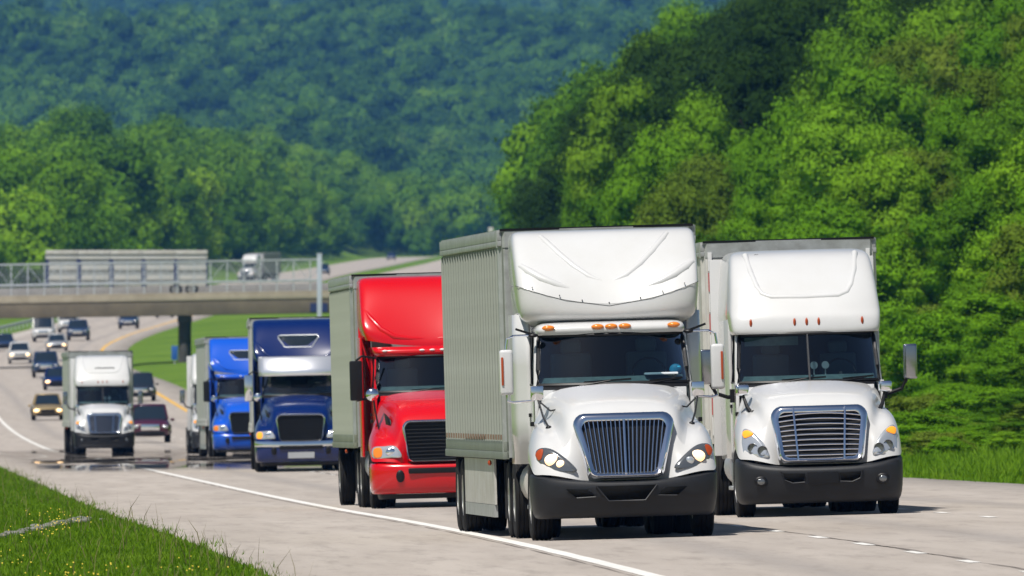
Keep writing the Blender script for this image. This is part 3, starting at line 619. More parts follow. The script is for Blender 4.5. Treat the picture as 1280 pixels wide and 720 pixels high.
        rows = [plan(zt+.005, 1.97+lean-.01, wt+.09, .25, 3.6, 5.2), plan(zt+.05, 1.97+lean-.03, wt+.12, .26, 3.8, 5.2), plan(zt+.24, 1.97+lean+.01, wt+.13, .28, 3.9, 5.2), plan(zt+.32, 1.97+lean+.07, wt+.14, .32, 3.6, 5.2), plan(zt+.5, 1.97+lean+.17, wt+.12, .34, 3.8, 5.2), plan(zt+.8, 1.97+lean+.42, wt+.10, .38, 3.9, 5.2), plan(zt+1.06, 1.97+lean+.72, wt+.07, .42, 3.8, 5.2), plan(zt+1.21, 1.97+lean+1.0, wt+.04, .42, 3.7, 5.2), plan(zt+1.26, 1.97+lean+1.5, wt-.1, .4, 3.0, 5.2), plan(zt+1.265, 4.6, wt-.3, .2, 3, 5.2)]
        top.grid(rows); ro = top.build('roof', paint, T, sub=2, weld=False, angle=70)
        # shallow raised panel outline on the roof front
        cr = MB(); cr.tube([off(surf(rows, q, z), .049) for q, z in ((-.82, 3.88), (-.77, 3.62), (-.70, 3.40), (-.63, 3.29), (-.5, 3.24), (0, 3.23), (.5, 3.24), (.63, 3.29), (.70, 3.40), (.77, 3.62), (.82, 3.88))], .05, 12); cr.build('crease', paint, ro)
        MB().box(-.68, -.62, 3.38, 3.42, 3.87, 3.90).build('antenna_mount', 'plastic_black', ro)
        for s in (-1, 1):
            xo = wt + .13; MB().box(min(s*(xo-.05), s*xo), max(s*(xo-.05), s*xo), 3.0, 5.2, .85, zt+.25).box(min(s*1.0, s*1.24), max(s*1.0, s*1.24), 5.2, 5.25, .9, 3.85).build('sleeper_side', paint, T, bevel=.02)
        MB().box(-1.1, 1.1, 5.12, 5.19, .9, 3.0).build('sleeper_back', paint, T)
    else:
        yb = 5.0 if cab_end > 4 else 4.1
        rows = [plan(zt+.005, 1.97+lean-.01, wt+.03, .27, 3.3, yb), plan(zt+.05, 1.97+lean-.06, wt+.08, .27, 3.4, yb), plan(zt+.12, 1.97+lean-.05, wt+.10, .28, 3.5, yb), plan(zt+.17, 1.97+lean+.06, wt+.12, .30, 3.5, yb)]
        MB().grid(rows).build('cab_roof', paint, T, sub=2, weld=False, angle=70)
        up = [plan(zt+.15, 2.50, wt+.20, .20, 4, yb, .15), plan(zt+.22, 2.52, wt+.27, .18, 4.4, yb, .30), plan(zt+.50, 2.66, wt+.28, .22, 4.4, yb, .2), plan(zt+.85, 2.88, wt+.28, .26, 4.6, yb, .08), plan(zt+1.20, 3.13, wt+.28, .3, 4.8, yb), plan(zt+1.36, 3.32, wt+.27, .3, 4.8, yb), plan(zt+1.41, 3.52, wt+.2, .25, 4.6, yb), plan(zt+1.42, 3.8, wt, .1, 4, yb)]
        fo = MB().grid(up).build('roof_fairing', paint, T, sub=2, weld=False, angle=70)
        for s in (-1, 1):
            MB().tube([off(surf(up, s*q, zt+z), .04) for q, z in ((1.18, .88), (1.05, .68), (.88, .48), (.65, .34), (.35, .30), (0, .29))], [.03, .055, .06, .055, .045, .04], 12).build('crease', paint, fo)
            MB().box(min(s*1.19, s*1.235), max(s*1.19, s*1.235), 3.2, yb, .9, zt+.35).box(min(s*1.0, s*1.22), max(s*1.0, s*1.22), yb, yb+.05, 1.0, 4.0).build('side_extender', paint, T, bevel=.02)
        if roof_window:
            pts = rrect(.40, .54, zt+.66, zt+.98, .06); pl = lambda x, z: 2.66 + (z-zt-.42)*.60
            dome(MB(), pts, pl, .06).build('roof_window', 'car_glass', fo); MB().tube([(x, pl(x, z)-.05, z) for x, z in pts], .02, 6, closed=True).build('roof_window_frame', 'silver_paint', fo)
    if vent:
        MB().box(-.5, .42, 2.68, 2.74, 3.33, 3.42).box(-.3, .5, 2.67, 2.73, 3.40, 3.46).build('roof_vent', 'plastic_black', T, bevel=.02)
    if visor:
        v = MB(); v.grid([[(u*(wb+.08), 1.86+.5*0+.30*abs(u)**2.6, zt-.10) for u in us], [(u*(wb+.09), 1.96+.30*abs(u)**2.6, zt+.08) for u in us], [(u*(wb+.09), 2.14+.30*abs(u)**2.6, zt+.38) for u in us], [(u*(wb+.07), 2.22+.30*abs(u)**2.6, zt+.42) for u in us]]); v.build('sun_visor', 'chrome_visor', T, solid=.01)
    # marker lamps
    for x in (-.83, -.18, 0, .18, .83):
        if st == 'wide': zc, yy, rr = zt+.17, 1.97+lean-.0+.05*abs(x)**3, (.022, .03, .062)
        elif st == 'slim': zc, yy, rr = zt+.10, 1.97+lean-.045+.06*abs(x)**3, (.085, .05, .038)
        else: zc, yy, rr = zt+.10, 1.97+lean-.04+.07*abs(x)**3, (.05, .03, .02)
        MB().ell((x, yy, zc), rr, 12, 8).build('marker_lamp', 'orange_reflector' if st == 'wide' else ('amber_lens' if st == 'slim' else 'white_tape'), T)
    # grille
    if st == 'slim': g0, g1, za, zc, gy = .52, .66, .79, 1.64, lambda z: -.03+(z-.79)*.30
    elif st == 'wide': g0, g1, za, zc, gy = .645, .715, .78, 1.60, lambda z: -.04+(z-.76)*.28
    else: g0, g1, za, zc, gy = .60, .66, .79, 1.53, lambda z: -.04+(z-.77)*.12
    fw = {'slim': .105, 'wide': .105, 'step': .055}[st]
    arch = .075 if st == 'wide' else .03
    def gp(x, z, off): zz = z + (arch*(1-(x/g1)**2) if z > (za+zc)/2 else 0); return (x, gy(z)-off+.12*x*x, zz)
    oo = rrect(g0, g1, za, zc, .14); ii = rrect(g0-fw*.9, g1-fw, za+fw*.8, zc-fw, .09); mm = rrect(g0-fw*.45, g1-fw*.5, za+fw*.4, zc-fw*.5, .11)
    fr = MB(); fr.loft([[gp(x, z, -.10) for x, z in oo], [gp(x, z, .0) for x, z in oo], [gp(x, z, .045) for x, z in mm], [gp(x, z, .02) for x, z in ii], [gp(x, z, -.06) for x, z in ii]], caps=False)
    G = fr.build('grille', 'chrome', T, angle=60); MB().poly([gp(x, z, -.03) for x, z in oo]).build('grille_backing', 'plastic_black', G)
    def halfw(z): return (g0-fw*.9) + (g1-g0)*(z-za)/(zc-za)
    if st == 'slim':
        zlo, zhi = za+fw*.7, zc-fw*.8
        for k in range(-9, 10):
            xt = k*.0575; xb_ = k*.0575*.82
            MB().tube([gp(xb_, zlo, .012), gp((xb_+xt)/2, (zlo+zhi)/2-.001, .012), gp(xt, zhi-arch, .012)], .0085 if k else .02, 8).build('grille_bar', 'chrome', G)
    elif st == 'wide':
        for k in range(9):
            z = za+fw+ (zc-za-fw*2.0)*(k+.2)/8.6; hw = halfw(z)+.012
            MB().tube([(x, gp(x, z, .008)[1], z + .05*(k/8)*(1-(x/hw)**2)) for x in np.linspace(-hw, hw, 9)], .0125, 8).build('grille_slat', 'chrome', G)
        for x0 in (-.37, .36):
            MB().bar(gp(x0*.93, za+.05, .022), gp(x0*1.05, zc-.05, .022), .02, .03).build('grille_upright', 'chrome', G, bevel=.006)
    else:
        for k in range(10):
            z = za+fw+(zc-za-2*fw)*(k+.3)/10; hw = halfw(z)+.03; MB().bar(gp(-hw, z, -.005), gp(hw, z, -.005), .02, .014).build('grille_slat', 'plastic_grey', G)
    # headlamps
    def fy(x, z): a = max(abs(x)-.5, 0)/.7; return .045 + .24*a**2 + max(z-.85, 0)*(.35 if st != 'step' else .28)
    if st == 'slim': hp = [(1.16,1.14),(1.10,1.215),(.95,1.20),(.78,1.08),(.64,.93),(.70,.895),(.92,.915),(1.10,.99)]
    elif st == 'wide': hp = [(1.13,1.27),(1.05,1.30),(.92,1.20),(.80,1.03),(.765,.89),(.88,.875),(1.08,.90),(1.15,.96)]
    else: hp = [(1.17,1.07),(.98,1.09),(.78,1.085),(.68,.90),(.86,.885),(1.17,.885)]
    for s in (-1, 1):
        ol = [(s*x, z) for x, z in outline(hp, 4)]
        hl = dome(MB(), ol, fy, .055).build('headlamp', 'lamp_housing' if st == 'slim' else 'lamp_clear', T, angle=60)
        if st == 'slim':
            MB().ell((s*.955, fy(.955, 1.05)-.05, 1.055), (.10, .032, .082), 14, 8).build('lamp_bulb', 'lamp_lit' if lit else 'lamp_clear', hl)
            MB().ell((s*.845, fy(.845, 1.0)-.045, 1.0), (.06, .025, .055), 14, 8).build('lamp_bulb', 'lamp_lit' if (lit and s < 0) else 'lamp_clear', hl)
            dome(MB(), [(s*x, z) for x, z in outline([(1.165,1.13),(1.12,1.195),(1.06,1.195),(1.09,1.08),(1.13,1.06)], 3)], lambda x, z: fy(x, z)-.035, .03).build('turn_lamp', 'orange_reflector', hl)
        elif st == 'wide':
            for (x, z) in ((.86, .98), (1.0, 1.02)): MB().lathe([(-.02, .055), (-.045, .07), (-.03, .076), (0, .08)], (s*x, fy(x, z)-.035, z), 'y', 16).build('lamp_bulb', 'lamp_housing', hl)
            dome(MB(), [(s*x, z) for x, z in outline([(1.135,1.26),(1.06,1.29),(.98,1.235),(1.05,1.19),(1.12,1.18)], 3)], lambda x, z: fy(x, z)-.04, .03).build('turn_lamp', 'amber_lit', hl)
        else:
            MB().ell((s*.86, fy(.86, .98)-.04, .985), (.10, .03, .07), 14, 8).build('lamp_bulb', 'chrome', hl)
            dome(MB(), [(s*x, z) for x, z in outline([(1.16,1.05),(1.03,1.06),(1.03,.91),(1.16,.90)], 3)], lambda x, z: fy(x, z)-.035, .03).build('turn_lamp', 'amber_lit' if visor else 'amber_lens', hl)
    # bumper
    if st == 'slim':
        B = MB().grid([plan(.30, .22, 1.02, .42, 2.6, .8), plan(.27, .14, 1.14, .44, 2.6, .8), plan(.33, .05, 1.19, .46, 2.6, .8), plan(.52, -.02, 1.215, .46, 2.6, .8), plan(.55, -.055, 1.22, .46, 2.6, .8), plan(.66, -.07, 1.225, .46, 2.6, .8, .06), plan(.74, -.06, 1.225, .44, 2.6, .8, .12, 2.2), plan(.755, .03, 1.2, .42, 2.6, .8, .12, 2.2)]).build('bumper', bumper, T, sub=1, weld=False, angle=70)
        yb_ = lambda x: -.07 + .46*(1-max(1-(abs(x)/1.22)**2.6, 0)**(1/2.6))
        for pts in ([(-.40,.70),(.40,.70),(.24,.50),(-.24,.50)], [(-.80,.67),(-.50,.66),(-.40,.56),(-.66,.55)], [(.80,.67),(.50,.66),(.40,.56),(.66,.55)]):
            MB().poly([(x, yb_(x)-.006, z) for x, z in pts]).build('air_intake', 'underbody', B, solid=-.004)
            MB().tube([(x, yb_(x)-.004, z) for x, z in (pts[1:] if pts[0][0] == -.4 else pts[1:])] + ([(pts[0][0], yb_(pts[0][0])-.004, pts[0][1])] if pts[0][0] == -.4 else []), .012, 6).build('intake_trim', bumper, B)
    elif st == 'wide':
        B = MB().grid([plan(.22, .25, 1.0, .42, 2.8, .85), plan(.17, .14, 1.15, .44, 2.8, .85), plan(.25, .04, 1.21, .46, 2.8, .85), plan(.42, -.03, 1.23, .46, 2.8, .85), plan(.62, -.06, 1.235, .46, 2.8, .85, .03), plan(.70, -.05, 1.235, .44, 2.8, .85, .14, 3.4), plan(.73, .03, 1.2, .42, 2.8, .85, .14, 3.4)]).build('bumper', bumper, T, sub=1, weld=False, angle=70)
        yb_ = lambda x: -.06 + .46*(1-max(1-(abs(x)/1.23)**2.8, 0)**(1/2.8))
        for s in (-1, 1):
            MB().poly([(s*x, yb_(x)-.010, z) for x, z in ((.25,.63),(.58,.64),(.55,.55),(.44,.50),(.28,.51))]).build('air_intake', 'underbody', B, solid=-.004)
            MB().tube([(s*x, yb_(x)-.008, z) for x, z in ((.26,.50),(.44,.49),(.56,.54),(.60,.66))], .012, 6).build('intake_trim', bumper, B)
            MB().ell((s*.90, yb_(.9)+.005, .525), (.105, .03, .085), 14, 8).build('lamp_recess', 'plastic_black', B)
            MB().ell((s*.90, yb_(.9)-.012, .525), (.062, .02, .05), 14, 8).build('fog_lamp', 'lamp_housing', B)
        MB().box(-.22, .24, -.085, -.05, .47, .65).build('plate_recess', 'plastic_black', B, bevel=.01)
    else:
        B = MB().grid([plan(.26, .16, 1.10, .40, 2.8, .75), plan(.24, .05, 1.19, .42, 2.8, .75), plan(.34, -.02, 1.215, .44, 2.8, .75), plan(.58, -.06, 1.225, .44, 2.8, .75), plan(.72, -.06, 1.225, .42, 2.8, .75, .02), plan(.77, -.02, 1.21, .42, 2.8, .75, .03), plan(.78, .1, 1.1, .4, 2.8, .75, .03)]).build('bumper', bumper, T, sub=1, weld=False, angle=70)
        MB().box(-.58, .58, -.085, -.03, .60, .70).build('air_intake', 'plastic_black', B, bevel=.03)
        for s in (-1, 1): MB().ell((s*.72, -.02, .56), (.075, .03, .11), 12, 8).build('fog_lamp', 'plastic_black', B)
        MB().grid([plan(.24, .30, 1.0, .4, 2.8, .75), plan(.12, .16, 1.08, .4, 2.8, .75), plan(.25, .14, 1.1, .4, 2.8, .75)]).build('air_dam', 'plastic_black', T, sub=1, weld=False, angle=70)
        if visor: MB().grid([plan(.66, -.075, 1.23, .44, 2.8, .75, .02), plan(.72, -.085, 1.24, .44, 2.8, .75, .02), plan(.80, -.06, 1.23, .42, 2.8, .75, .03)]).build('bumper_trim', 'chrome', B, angle=60)
        if visor: MB().box(-.35, .35, -.11, -.06, .36, .52).build('number_plate', 'silver_paint', B)
    # mirrors
    mp = mirror_paint or paint
    for s in (-1, 1):
        if st == 'slim':
            mo = MB().box(s*1.40-.09, s*1.40+.09, 2.28, 2.44, 1.92, 2.52).build('mirror', mp, T, bevel=.045, seg=3)
            MB().box(s*1.455-.015, s*1.455+.015, 2.262, 2.285, 2.05, 2.42).build('reflector', 'orange_reflector', mo, bevel=.006)
            MB().tube([(s*.99, 2.42, 2.70), (s*1.30, 2.38, 2.70), (s*1.38, 2.36, 2.66), (s*1.40, 2.36, 2.52)], .016, 8).tube([(s*1.40, 2.36, 1.92), (s*1.39, 2.36, 1.84), (s*1.32, 2.34, 1.82), (s*1.04, 2.25, 1.84)], .016, 8).build('mirror_arm', 'chrome', T)
            MB().ell((s*1.03, 2.40, 2.70), (.07, .05, .03)).bar((s*1.03, 2.40, 2.71), (s*1.26, 2.42, 2.79), .03, .03).build('mirror_mount', 'plastic_black', T)
            MB().box(s*1.06-.085, s*1.06+.085, 1.28, 1.40, 1.84, 2.03).build('hood_mirror', 'chrome', T, bevel=.02)
            MB().tube([(s*1.05, 1.3, 1.84), (s*1.0, 1.12, 1.62), (s*.94, .95, 1.48)], .014, 7).tube([(s*1.05, 1.3, 1.84), (s*.9, 1.2, 1.70), (s*.78, 1.12, 1.72)], .012, 7).build('hood_mirror_strut', 'plastic_grey', T)
            MB().ell((s*.94, .94, 1.47), (.045, .045, .04)).build('strut_foot', 'plastic_black', T)
        elif st == 'wide':
            mo = MB().box(s*1.52-.10, s*1.52+.10, 2.15, 2.30, 1.98, 2.50).build('mirror', 'chrome_dark', T, bevel=.035, seg=3)
            MB().tube([(s*1.06, 2.35, 1.80), (s*1.2, 2.30, 1.78), (s*1.38, 2.25, 1.84), (s*1.46, 2.24, 1.98)], .03, 8).box(s*1.10-.07, s*1.10+.07, 2.25, 2.42, 1.70, 1.90).build('mirror_arm', 'plastic_black', T)
            MB().box(s*1.06-.10, s*1.06+.10, 1.15, 1.30, 1.80, 1.96).build('hood_mirror', 'chrome', T, bevel=.04, seg=3)
            MB().tube([(s*1.05, 1.24, 1.80), (s*1.0, 1.1, 1.62), (s*.93, .95, 1.50)], [.022, .03, .04], 8).ell((s*.91, .95, 1.50), (.06, .08, .09)).build('hood_mirror_strut', 'plastic_black', T)
        else:
            mo = MB().box(s*1.36-.11, s*1.36+.11, 2.05, 2.2, 1.90, 2.60).build('mirror', 'plastic_black' if not visor else 'chrome', T, bevel=.03)
            MB().tube([(s*1.0, 2.3, 2.64), (s*1.25, 2.15, 2.68), (s*1.36, 2.14, 2.60)], .02, 7).tube([(s*1.05, 2.2, 1.95), (s*1.36, 2.12, 1.90)], .02, 7).build('mirror_arm', 'plastic_black', T)
            hm = MB().ell((s*1.12, 1.2, 2.0), (.115, .07, .115), 14, 8).build('hood_mirror', 'chrome', T)
            MB().tube([(s*1.10, 1.22, 1.92), (s*1.06, 1.15, 1.6), (s*1.02, 1.05, 1.33)], .016, 7).build('hood_mirror_strut', 'plastic_black', T)
            MB().add([(s*.815, .62, 1.33), (s*.90, 1.0, 1.42), (s*.93, 1.05, 1.66), (s*.85, .7, 1.55)], [(0, 1, 2, 3)]).build('side_vent', 'plastic_black', T, solid=.02)
    # frame, wheels
    fr = MB()
    for s in (-1, 1): fr.box(s*.43-.04, s*.43+.04, .5, drive_y[-1]+.9, .62, .90)
    fr.box(-.55, .55, .35, 1.6, .42, 1.0).box(-.25, .25, .5, 5, .45, .75).box(-.6, .6, drive_y[0]-.7, drive_y[-1]+.5, .90, 1.12).box(-.95, .95, .55, .62, .32, .8); fr.build('chassis', 'underbody', T)
    axle(T, 1.25, 1.2, dual=False)
    for y in drive_y: axle(T, y, 1.22, dual=True)
    for s in (-1, 1): MB().box(s*.92-.3, s*.92+.3, drive_y[-1]+.75, drive_y[-1]+.77, .25, 1.0).build('mudflap', 'mudflap', T)
    return T

# ------------------------------------------------------------------ box trailers
def trailer(label, mtx, y0, L=14.6, skin='trailer_grey', ribs=14, ribw=.07, front='trailer_rail', skirt=True, tape=None, simple=False, W=1.295, z0=1.06, z1=4.11, axles=None, name='box_trailer', group='box trailers on the highway', ribm=None, rim='steel_rim', corner=None):
    T = empty(name, mtx); tag(T, label, 'trailer', group); y1 = y0 + L
    MB().box(-W+.02, W-.02, y0+.02, y1, z0+.02, z1-.02).build('body', skin, T)
    if not simple:
        pw = (L-.30)/ribs
        pm = MB().box(-.008, .008, .012, pw-.012, z0+.23, z1-.19).mesh('side_panel', skin)
        rm = MB().add([(0,-ribw*.5,z0+.23),(0,ribw*.5,z0+.23),(.03,ribw*.3,z0+.25),(.03,-ribw*.3,z0+.25),(0,-ribw*.5,z1-.20),(0,ribw*.5,z1-.20),(.03,ribw*.3,z1-.24),(.03,-ribw*.3,z1-.24)], [(0,1,2,3),(4,7,6,5),(3,2,6,7),(0,3,7,4),(1,5,6,2)]).mesh('rib', ribm or skin, bevel=0)
        for s in (-1, 1):
            for k in range(ribs):
                o = link('side_panel', pm, T); o.location = (s*(W-.014), y0+.2+k*pw, 0)
                r = link('rib', rm, T); r.location = (s*(W-.005), y0+.2+(k+1)*pw-.02, 0)
                if s < 0: r.rotation_euler = (0, 0, math.pi)
    else:
        for s in (-1, 1):
            n = 8; pw = (L-.3)/n
            pm = MB().box(-.008, .008, .015, pw-.015, z0+.23, z1-.19).mesh('side_panel', skin)
            for k in range(n): o = link('side_panel', pm, T); o.location = (s*(W-.014), y0+.2+k*pw, 0)
    for s in (-1, 1):
        a, b = sorted((s*(W-.05), s*(W+.035)))
        MB().box(a, b, y0+.02, y1, z1-.20, z1-.13).box(a, b-.012 if s > 0 else b, y0+.02, y1, z1-.128, z1).build('top_rail', front if front != 'white_dull' else 'trailer_rail', T, bevel=.008)
        MB().box(a, b, y0+.02, y1, z0, z0+.10).box(a+(0 if s > 0 else .012), b-(.012 if s > 0 else 0), y0+.02, y1, z0+.102, z0+.24).build('bottom_rail', skin, T, bevel=.008)
        if tape:
            for k in range(int(L/.62)):
                c, d = sorted((s*(W+.026), s*(W+.038))); MB().box(c, d, y0+.35+k*.62, y0+.35+k*.62+.22, z0+.26, z0+.33).build('tape', tape, T)
    MB().box(-W-.01, W+.01, y0, y1, z1-.02, z1+.02).build('roof_panel', 'trailer_rail', T)
    fp = MB(); fp.grid([[(-W-.03, y0+.30, z), (-W-.03, y0+.10, z), (-W+.06, y0, z), (0, y0-.01, z), (W-.06, y0, z), (W+.03, y0+.10, z), (W+.03, y0+.30, z)] for z in (z0+.02, z1-.22)]); fp.build('front_panel', front, T)
    fb = MB(); fb.grid([[(-W-.04, y0+.30, z), (-W-.04, y0+.09, z), (-W+.06, y0-.012, z), (0, y0-.022, z), (W-.06, y0-.012, z), (W+.04, y0+.09, z), (W+.04, y0+.30, z)] for z in (z1-.22, z1+.015)]); fb.build('front_top_rail', 'trailer_rail', T)
    MB().box(-W, W, y0-.018, y0-.004, z1+.0, z1+.032).build('top_edge', 'plastic_black', T)
    if corner:
        for s in (-1, 1):
            for k in range(9):
                MB().box(s*(W-.10)-.03, s*(W-.10)+.03, y0-.03, y0-.012, z0+.15+k*.31, z0+.15+k*.31+.28).build('tape', 'red_tape' if k % 2 else 'white_tape', T)
    if axles is None: axles = (y1-3.2, y1-1.95)
    for y in axles: axle(T, y, 1.28, dual=True, rim=rim)
    u = MB()
    for s in (-1, 1): u.box(s*.5-.06, s*.5+.06, y0+.6, y1, z0-.2, z0+.01)
    for y in axles: u.box(-.9, .9, y-.1, y+.1, .55, z0-.1)
    u.build('underframe', 'underbody', T)
    if skirt:
        for s in (-1, 1):
            e = axles[0]-.75; sk = T; a, b = sorted((s*(W-.02), s*(W-.05)))
            k = y0 + 3.3; n = 3; l = (e-k)/n
            for q in range(n): MB().box(a, b, k+q*l+.008, k+(q+1)*l-.008, .43, z0-.012).build('skirt_panel', 'white_dull', T)
            a2, b2 = sorted((s*(W-.015), s*(W-.06))); MB().box(a2, b2, k+.05, e-.05, .26, .425).build('skirt_flap', 'trailer_rail', T)
    else:
        for s in (-1, 1): MB().box(s*.95-.06, s*.95+.06, y0+2.6, y0+2.75, .35, z0).box(s*.95-.13, s*.95+.13, y0+2.55, y0+2.8, .33, .37).build('landing_leg', 'underbody', T)
    for s in (-1, 1): MB().box(s*.95-.3, s*.95+.3, axles[-1]+.7, axles[-1]+.72, .25, z0).build('mudflap', 'mudflap', T)
    for s in (-1, 1): MB().ell((s*(W+.02), y0+3.6, z0-.06), (.03, .05, .04), 8, 5).build('side_lamp', 'orange_reflector', T)
    return T

def px(x, s): return ((x-640)/s, F/s)
TG = 'semi trucks on the highway'
X, Y = px(785, 95.6); m = place_mtx(X, Y, 0.75)
tractor('semi_tractor', 'white day cab semi truck leading the traffic, headlights on, vertical bar chrome grille', TG, m, 'slim', 'white_paint', lit=True)
trailer('grey ribbed box trailer pulled by the leading white truck', m @ Matrix.Rotation(R(0.1), 4, 'Z'), 4.75, 14.6, 'trailer_grey', 22, .05, tape='brown_tape', ribm='rib_grey', rim='steel_rim')
X, Y = px(1029, 84.9); m = place_mtx(X, Y, 0.55)
tractor('semi_tractor', 'white sleeper cab semi truck beside the wooded bank, horizontal slat chrome grille', TG, m, 'wide', 'white_paint', cab_end=3.4, drive_y=(5.9, 7.2))
trailer('white box trailer with red and white tape behind the rightmost truck', m, 5.75, 14.6, 'trailer_white', 12, .05, front='white_dull', corner=True)
X, Y = px(553, 71.6); m = place_mtx(X, Y, 0.5)
tractor('semi_tractor', 'red semi truck with black mesh grille behind the leading white truck', TG, m, 'step', 'red_paint', bumper='red_paint')
trailer('olive grey finely ribbed box trailer pulled by the red truck', m, 4.55, 9.6, 'trailer_olive', 22, .06, front='alu', skirt=False, ribm='rib_olive', axles=(12.6,))
X, Y = px(377, 47.0); m = place_mtx(X, Y, -1.25)
tractor('semi_tractor', 'navy blue semi truck with wide chrome sun visor and roof window', TG, m, 'step', 'navy_paint', bumper='navy_paint', visor=True, roof_window=True, cab_end=4.6, drive_y=(5.9, 7.2))
trailer('pale box trailer behind the navy blue truck', m, 5.6, 14.6, 'trailer_white', simple=True, skirt=False)
X, Y = px(311, 36.6); m = place_mtx(X, Y, 0.1)
tractor('semi_tractor', 'bright blue semi truck behind the navy blue one', TG, m, 'step', 'blue_paint', bumper='blue_paint', roof_window=True, cab_end=4.6, drive_y=(5.9, 7.2))
trailer('off white box trailer behind the bright blue truck', m, 5.6, 14.6, 'trailer_white', simple=True, skirt=True)
X, Y = px(131, 31.0); m = place_mtx(X, Y, 0.5)
tractor('semi_tractor', 'distant white semi truck with black bumper on the shimmering road at left', TG, m, 'wide', 'white_paint', bumper='plastic_black', vent=True, drive_y=(5.9, 7.2))
trailer('pale grey box trailer behind the distant white truck at left', m, 5.75, 12.0, 'trailer_white', simple=True, skirt=False)
X, Y = px(279, 31.6); m = place_mtx(X, Y, 0.6)
tractor('semi_tractor', 'white truck mostly hidden behind the bright blue truck and its trailer', TG, m, 'wide', 'white_paint', drive_y=(5.9, 7.2))
# far trucks beyond the overpass
mm = place_mtx(-38.9, 2330, 0) @ Matrix.Rotation(R(-15), 4, 'Z')
tractor('semi_tractor', 'small distant white semi truck seen beyond the overpass fence', TG, mm, 'wide', 'white_paint', drive_y=(5.9, 7.2))
trailer('small grey box trailer of the truck beyond the overpass fence', mm, 5.75, 9.0, 'trailer_grey', simple=True, skirt=False)
# vehicles crossing the overpass
mb_ = Matrix.Translation((-38.0, 1304.5, 3.95)) @ Matrix.Rotation(R(-90), 4, 'Z')
def slat_trailer(label, mtx, L=13.2):
    T = empty('slatted_trailer', mtx); tag(T, label, 'trailer')
    MB().box(-1.2, 1.2, 0, L, .95, 3.62).build('body', 'trailer_rail', T)
    for s in (-1, 1):
        for k, (a, b) in enumerate(((.80, .98), (1.25, 1.62), (2.05, 2.42), (2.95, 3.16), (3.35, 3.66))):
            n = 5; p_ = L/n
            for q in range(n):
                x0, x1 = sorted((s*1.2, s*1.27)); y_0, y_1 = q*p_+(.32 if k < 3 else .03), (q+1)*p_-(.12 if k < 3 else .03)
                MB().box(x0, x1, y_0, y_1, a, b).build('side_slat', 'trailer_white' if k != 4 else 'white_dull', T, bevel=.02)
        for q in range(6): x0, x1 = sorted((s*1.19, s*1.235)); MB().box(x0, x1, max(q*L/5-.1, 0), min(q*L/5+.25, L), .7, 3.0).build('side_post', 'sign_navy', T)
    MB().box(-1.2, 1.2, 0, L, 3.62, 3.70).build('roof_panel', 'trailer_white', T)
    for y in (L-2.6, L-1.3): axle(T, y, 1.25, dual=True)
    return T
slat_trailer('long silver slatted trailer crossing the overpass behind the fence', mb_)
# ------------------------------------------------------------------ cars
CARS = {
 # station tables: y, half width, z sill, z belt (lower body); cabin: y, half width, z
 'sedan': dict(L=4.7, W=.91, body=[(0,.70,.32,.62),(.12,.84,.24,.70),(.6,.90,.22,.80),(1.25,.91,.20,.92),(2.4,.91,.20,.95),(3.7,.91,.20,.98),(4.4,.87,.25,.98),(4.7,.74,.34,.86)], cab=[(1.25,.76,.90),(2.05,.62,1.42),(2.9,.63,1.46),(3.5,.61,1.36),(4.2,.74,.96)], wr=.33, ax=(.95, 3.75)),
 'suv': dict(L=4.8, W=.96, body=[(0,.78,.36,.78),(.1,.89,.30,.92),(.5,.95,.28,1.02),(1.2,.96,.26,1.10),(2.4,.96,.26,1.12),(4.0,.96,.26,1.12),(4.6,.93,.30,1.12),(4.8,.86,.40,1.02)], cab=[(1.15,.82,1.08),(1.85,.70,1.68),(2.9,.72,1.74),(4.2,.70,1.70),(4.72,.82,1.12)], wr=.38, ax=(.95, 3.85)),
 'pickup': dict(L=5.7, W=1.0, body=[(0,.84,.42,.95),(.1,.95,.36,1.08),(.6,1.0,.34,1.16),(1.4,1.0,.32,1.22),(3.4,1.0,.32,1.24),(3.5,1.0,.32,1.26),(5.5,.98,.34,1.26),(5.7,.95,.44,1.2)], cab=[(1.35,.86,1.2),(2.0,.74,1.82),(2.7,.76,1.88),(3.3,.75,1.84),(3.5,.86,1.24)], wr=.41, ax=(1.05, 4.45)),
 'van': dict(L=5.6, W=1.0, body=[(0,.84,.40,.95),(.1,.95,.34,1.08),(.6,1.0,.32,1.20),(1.1,1.0,.30,1.30),(3.4,1.0,.30,1.32),(4.5,1.0,.30,1.32),(5.5,.98,.34,1.32),(5.6,.95,.44,1.3)], cab=[(.95,.90,1.28),(1.5,.85,2.2),(2.7,.87,2.4),(5.3,.87,2.4),(5.55,.9,1.32)], wr=.38, ax=(.95, 4.4)),
}
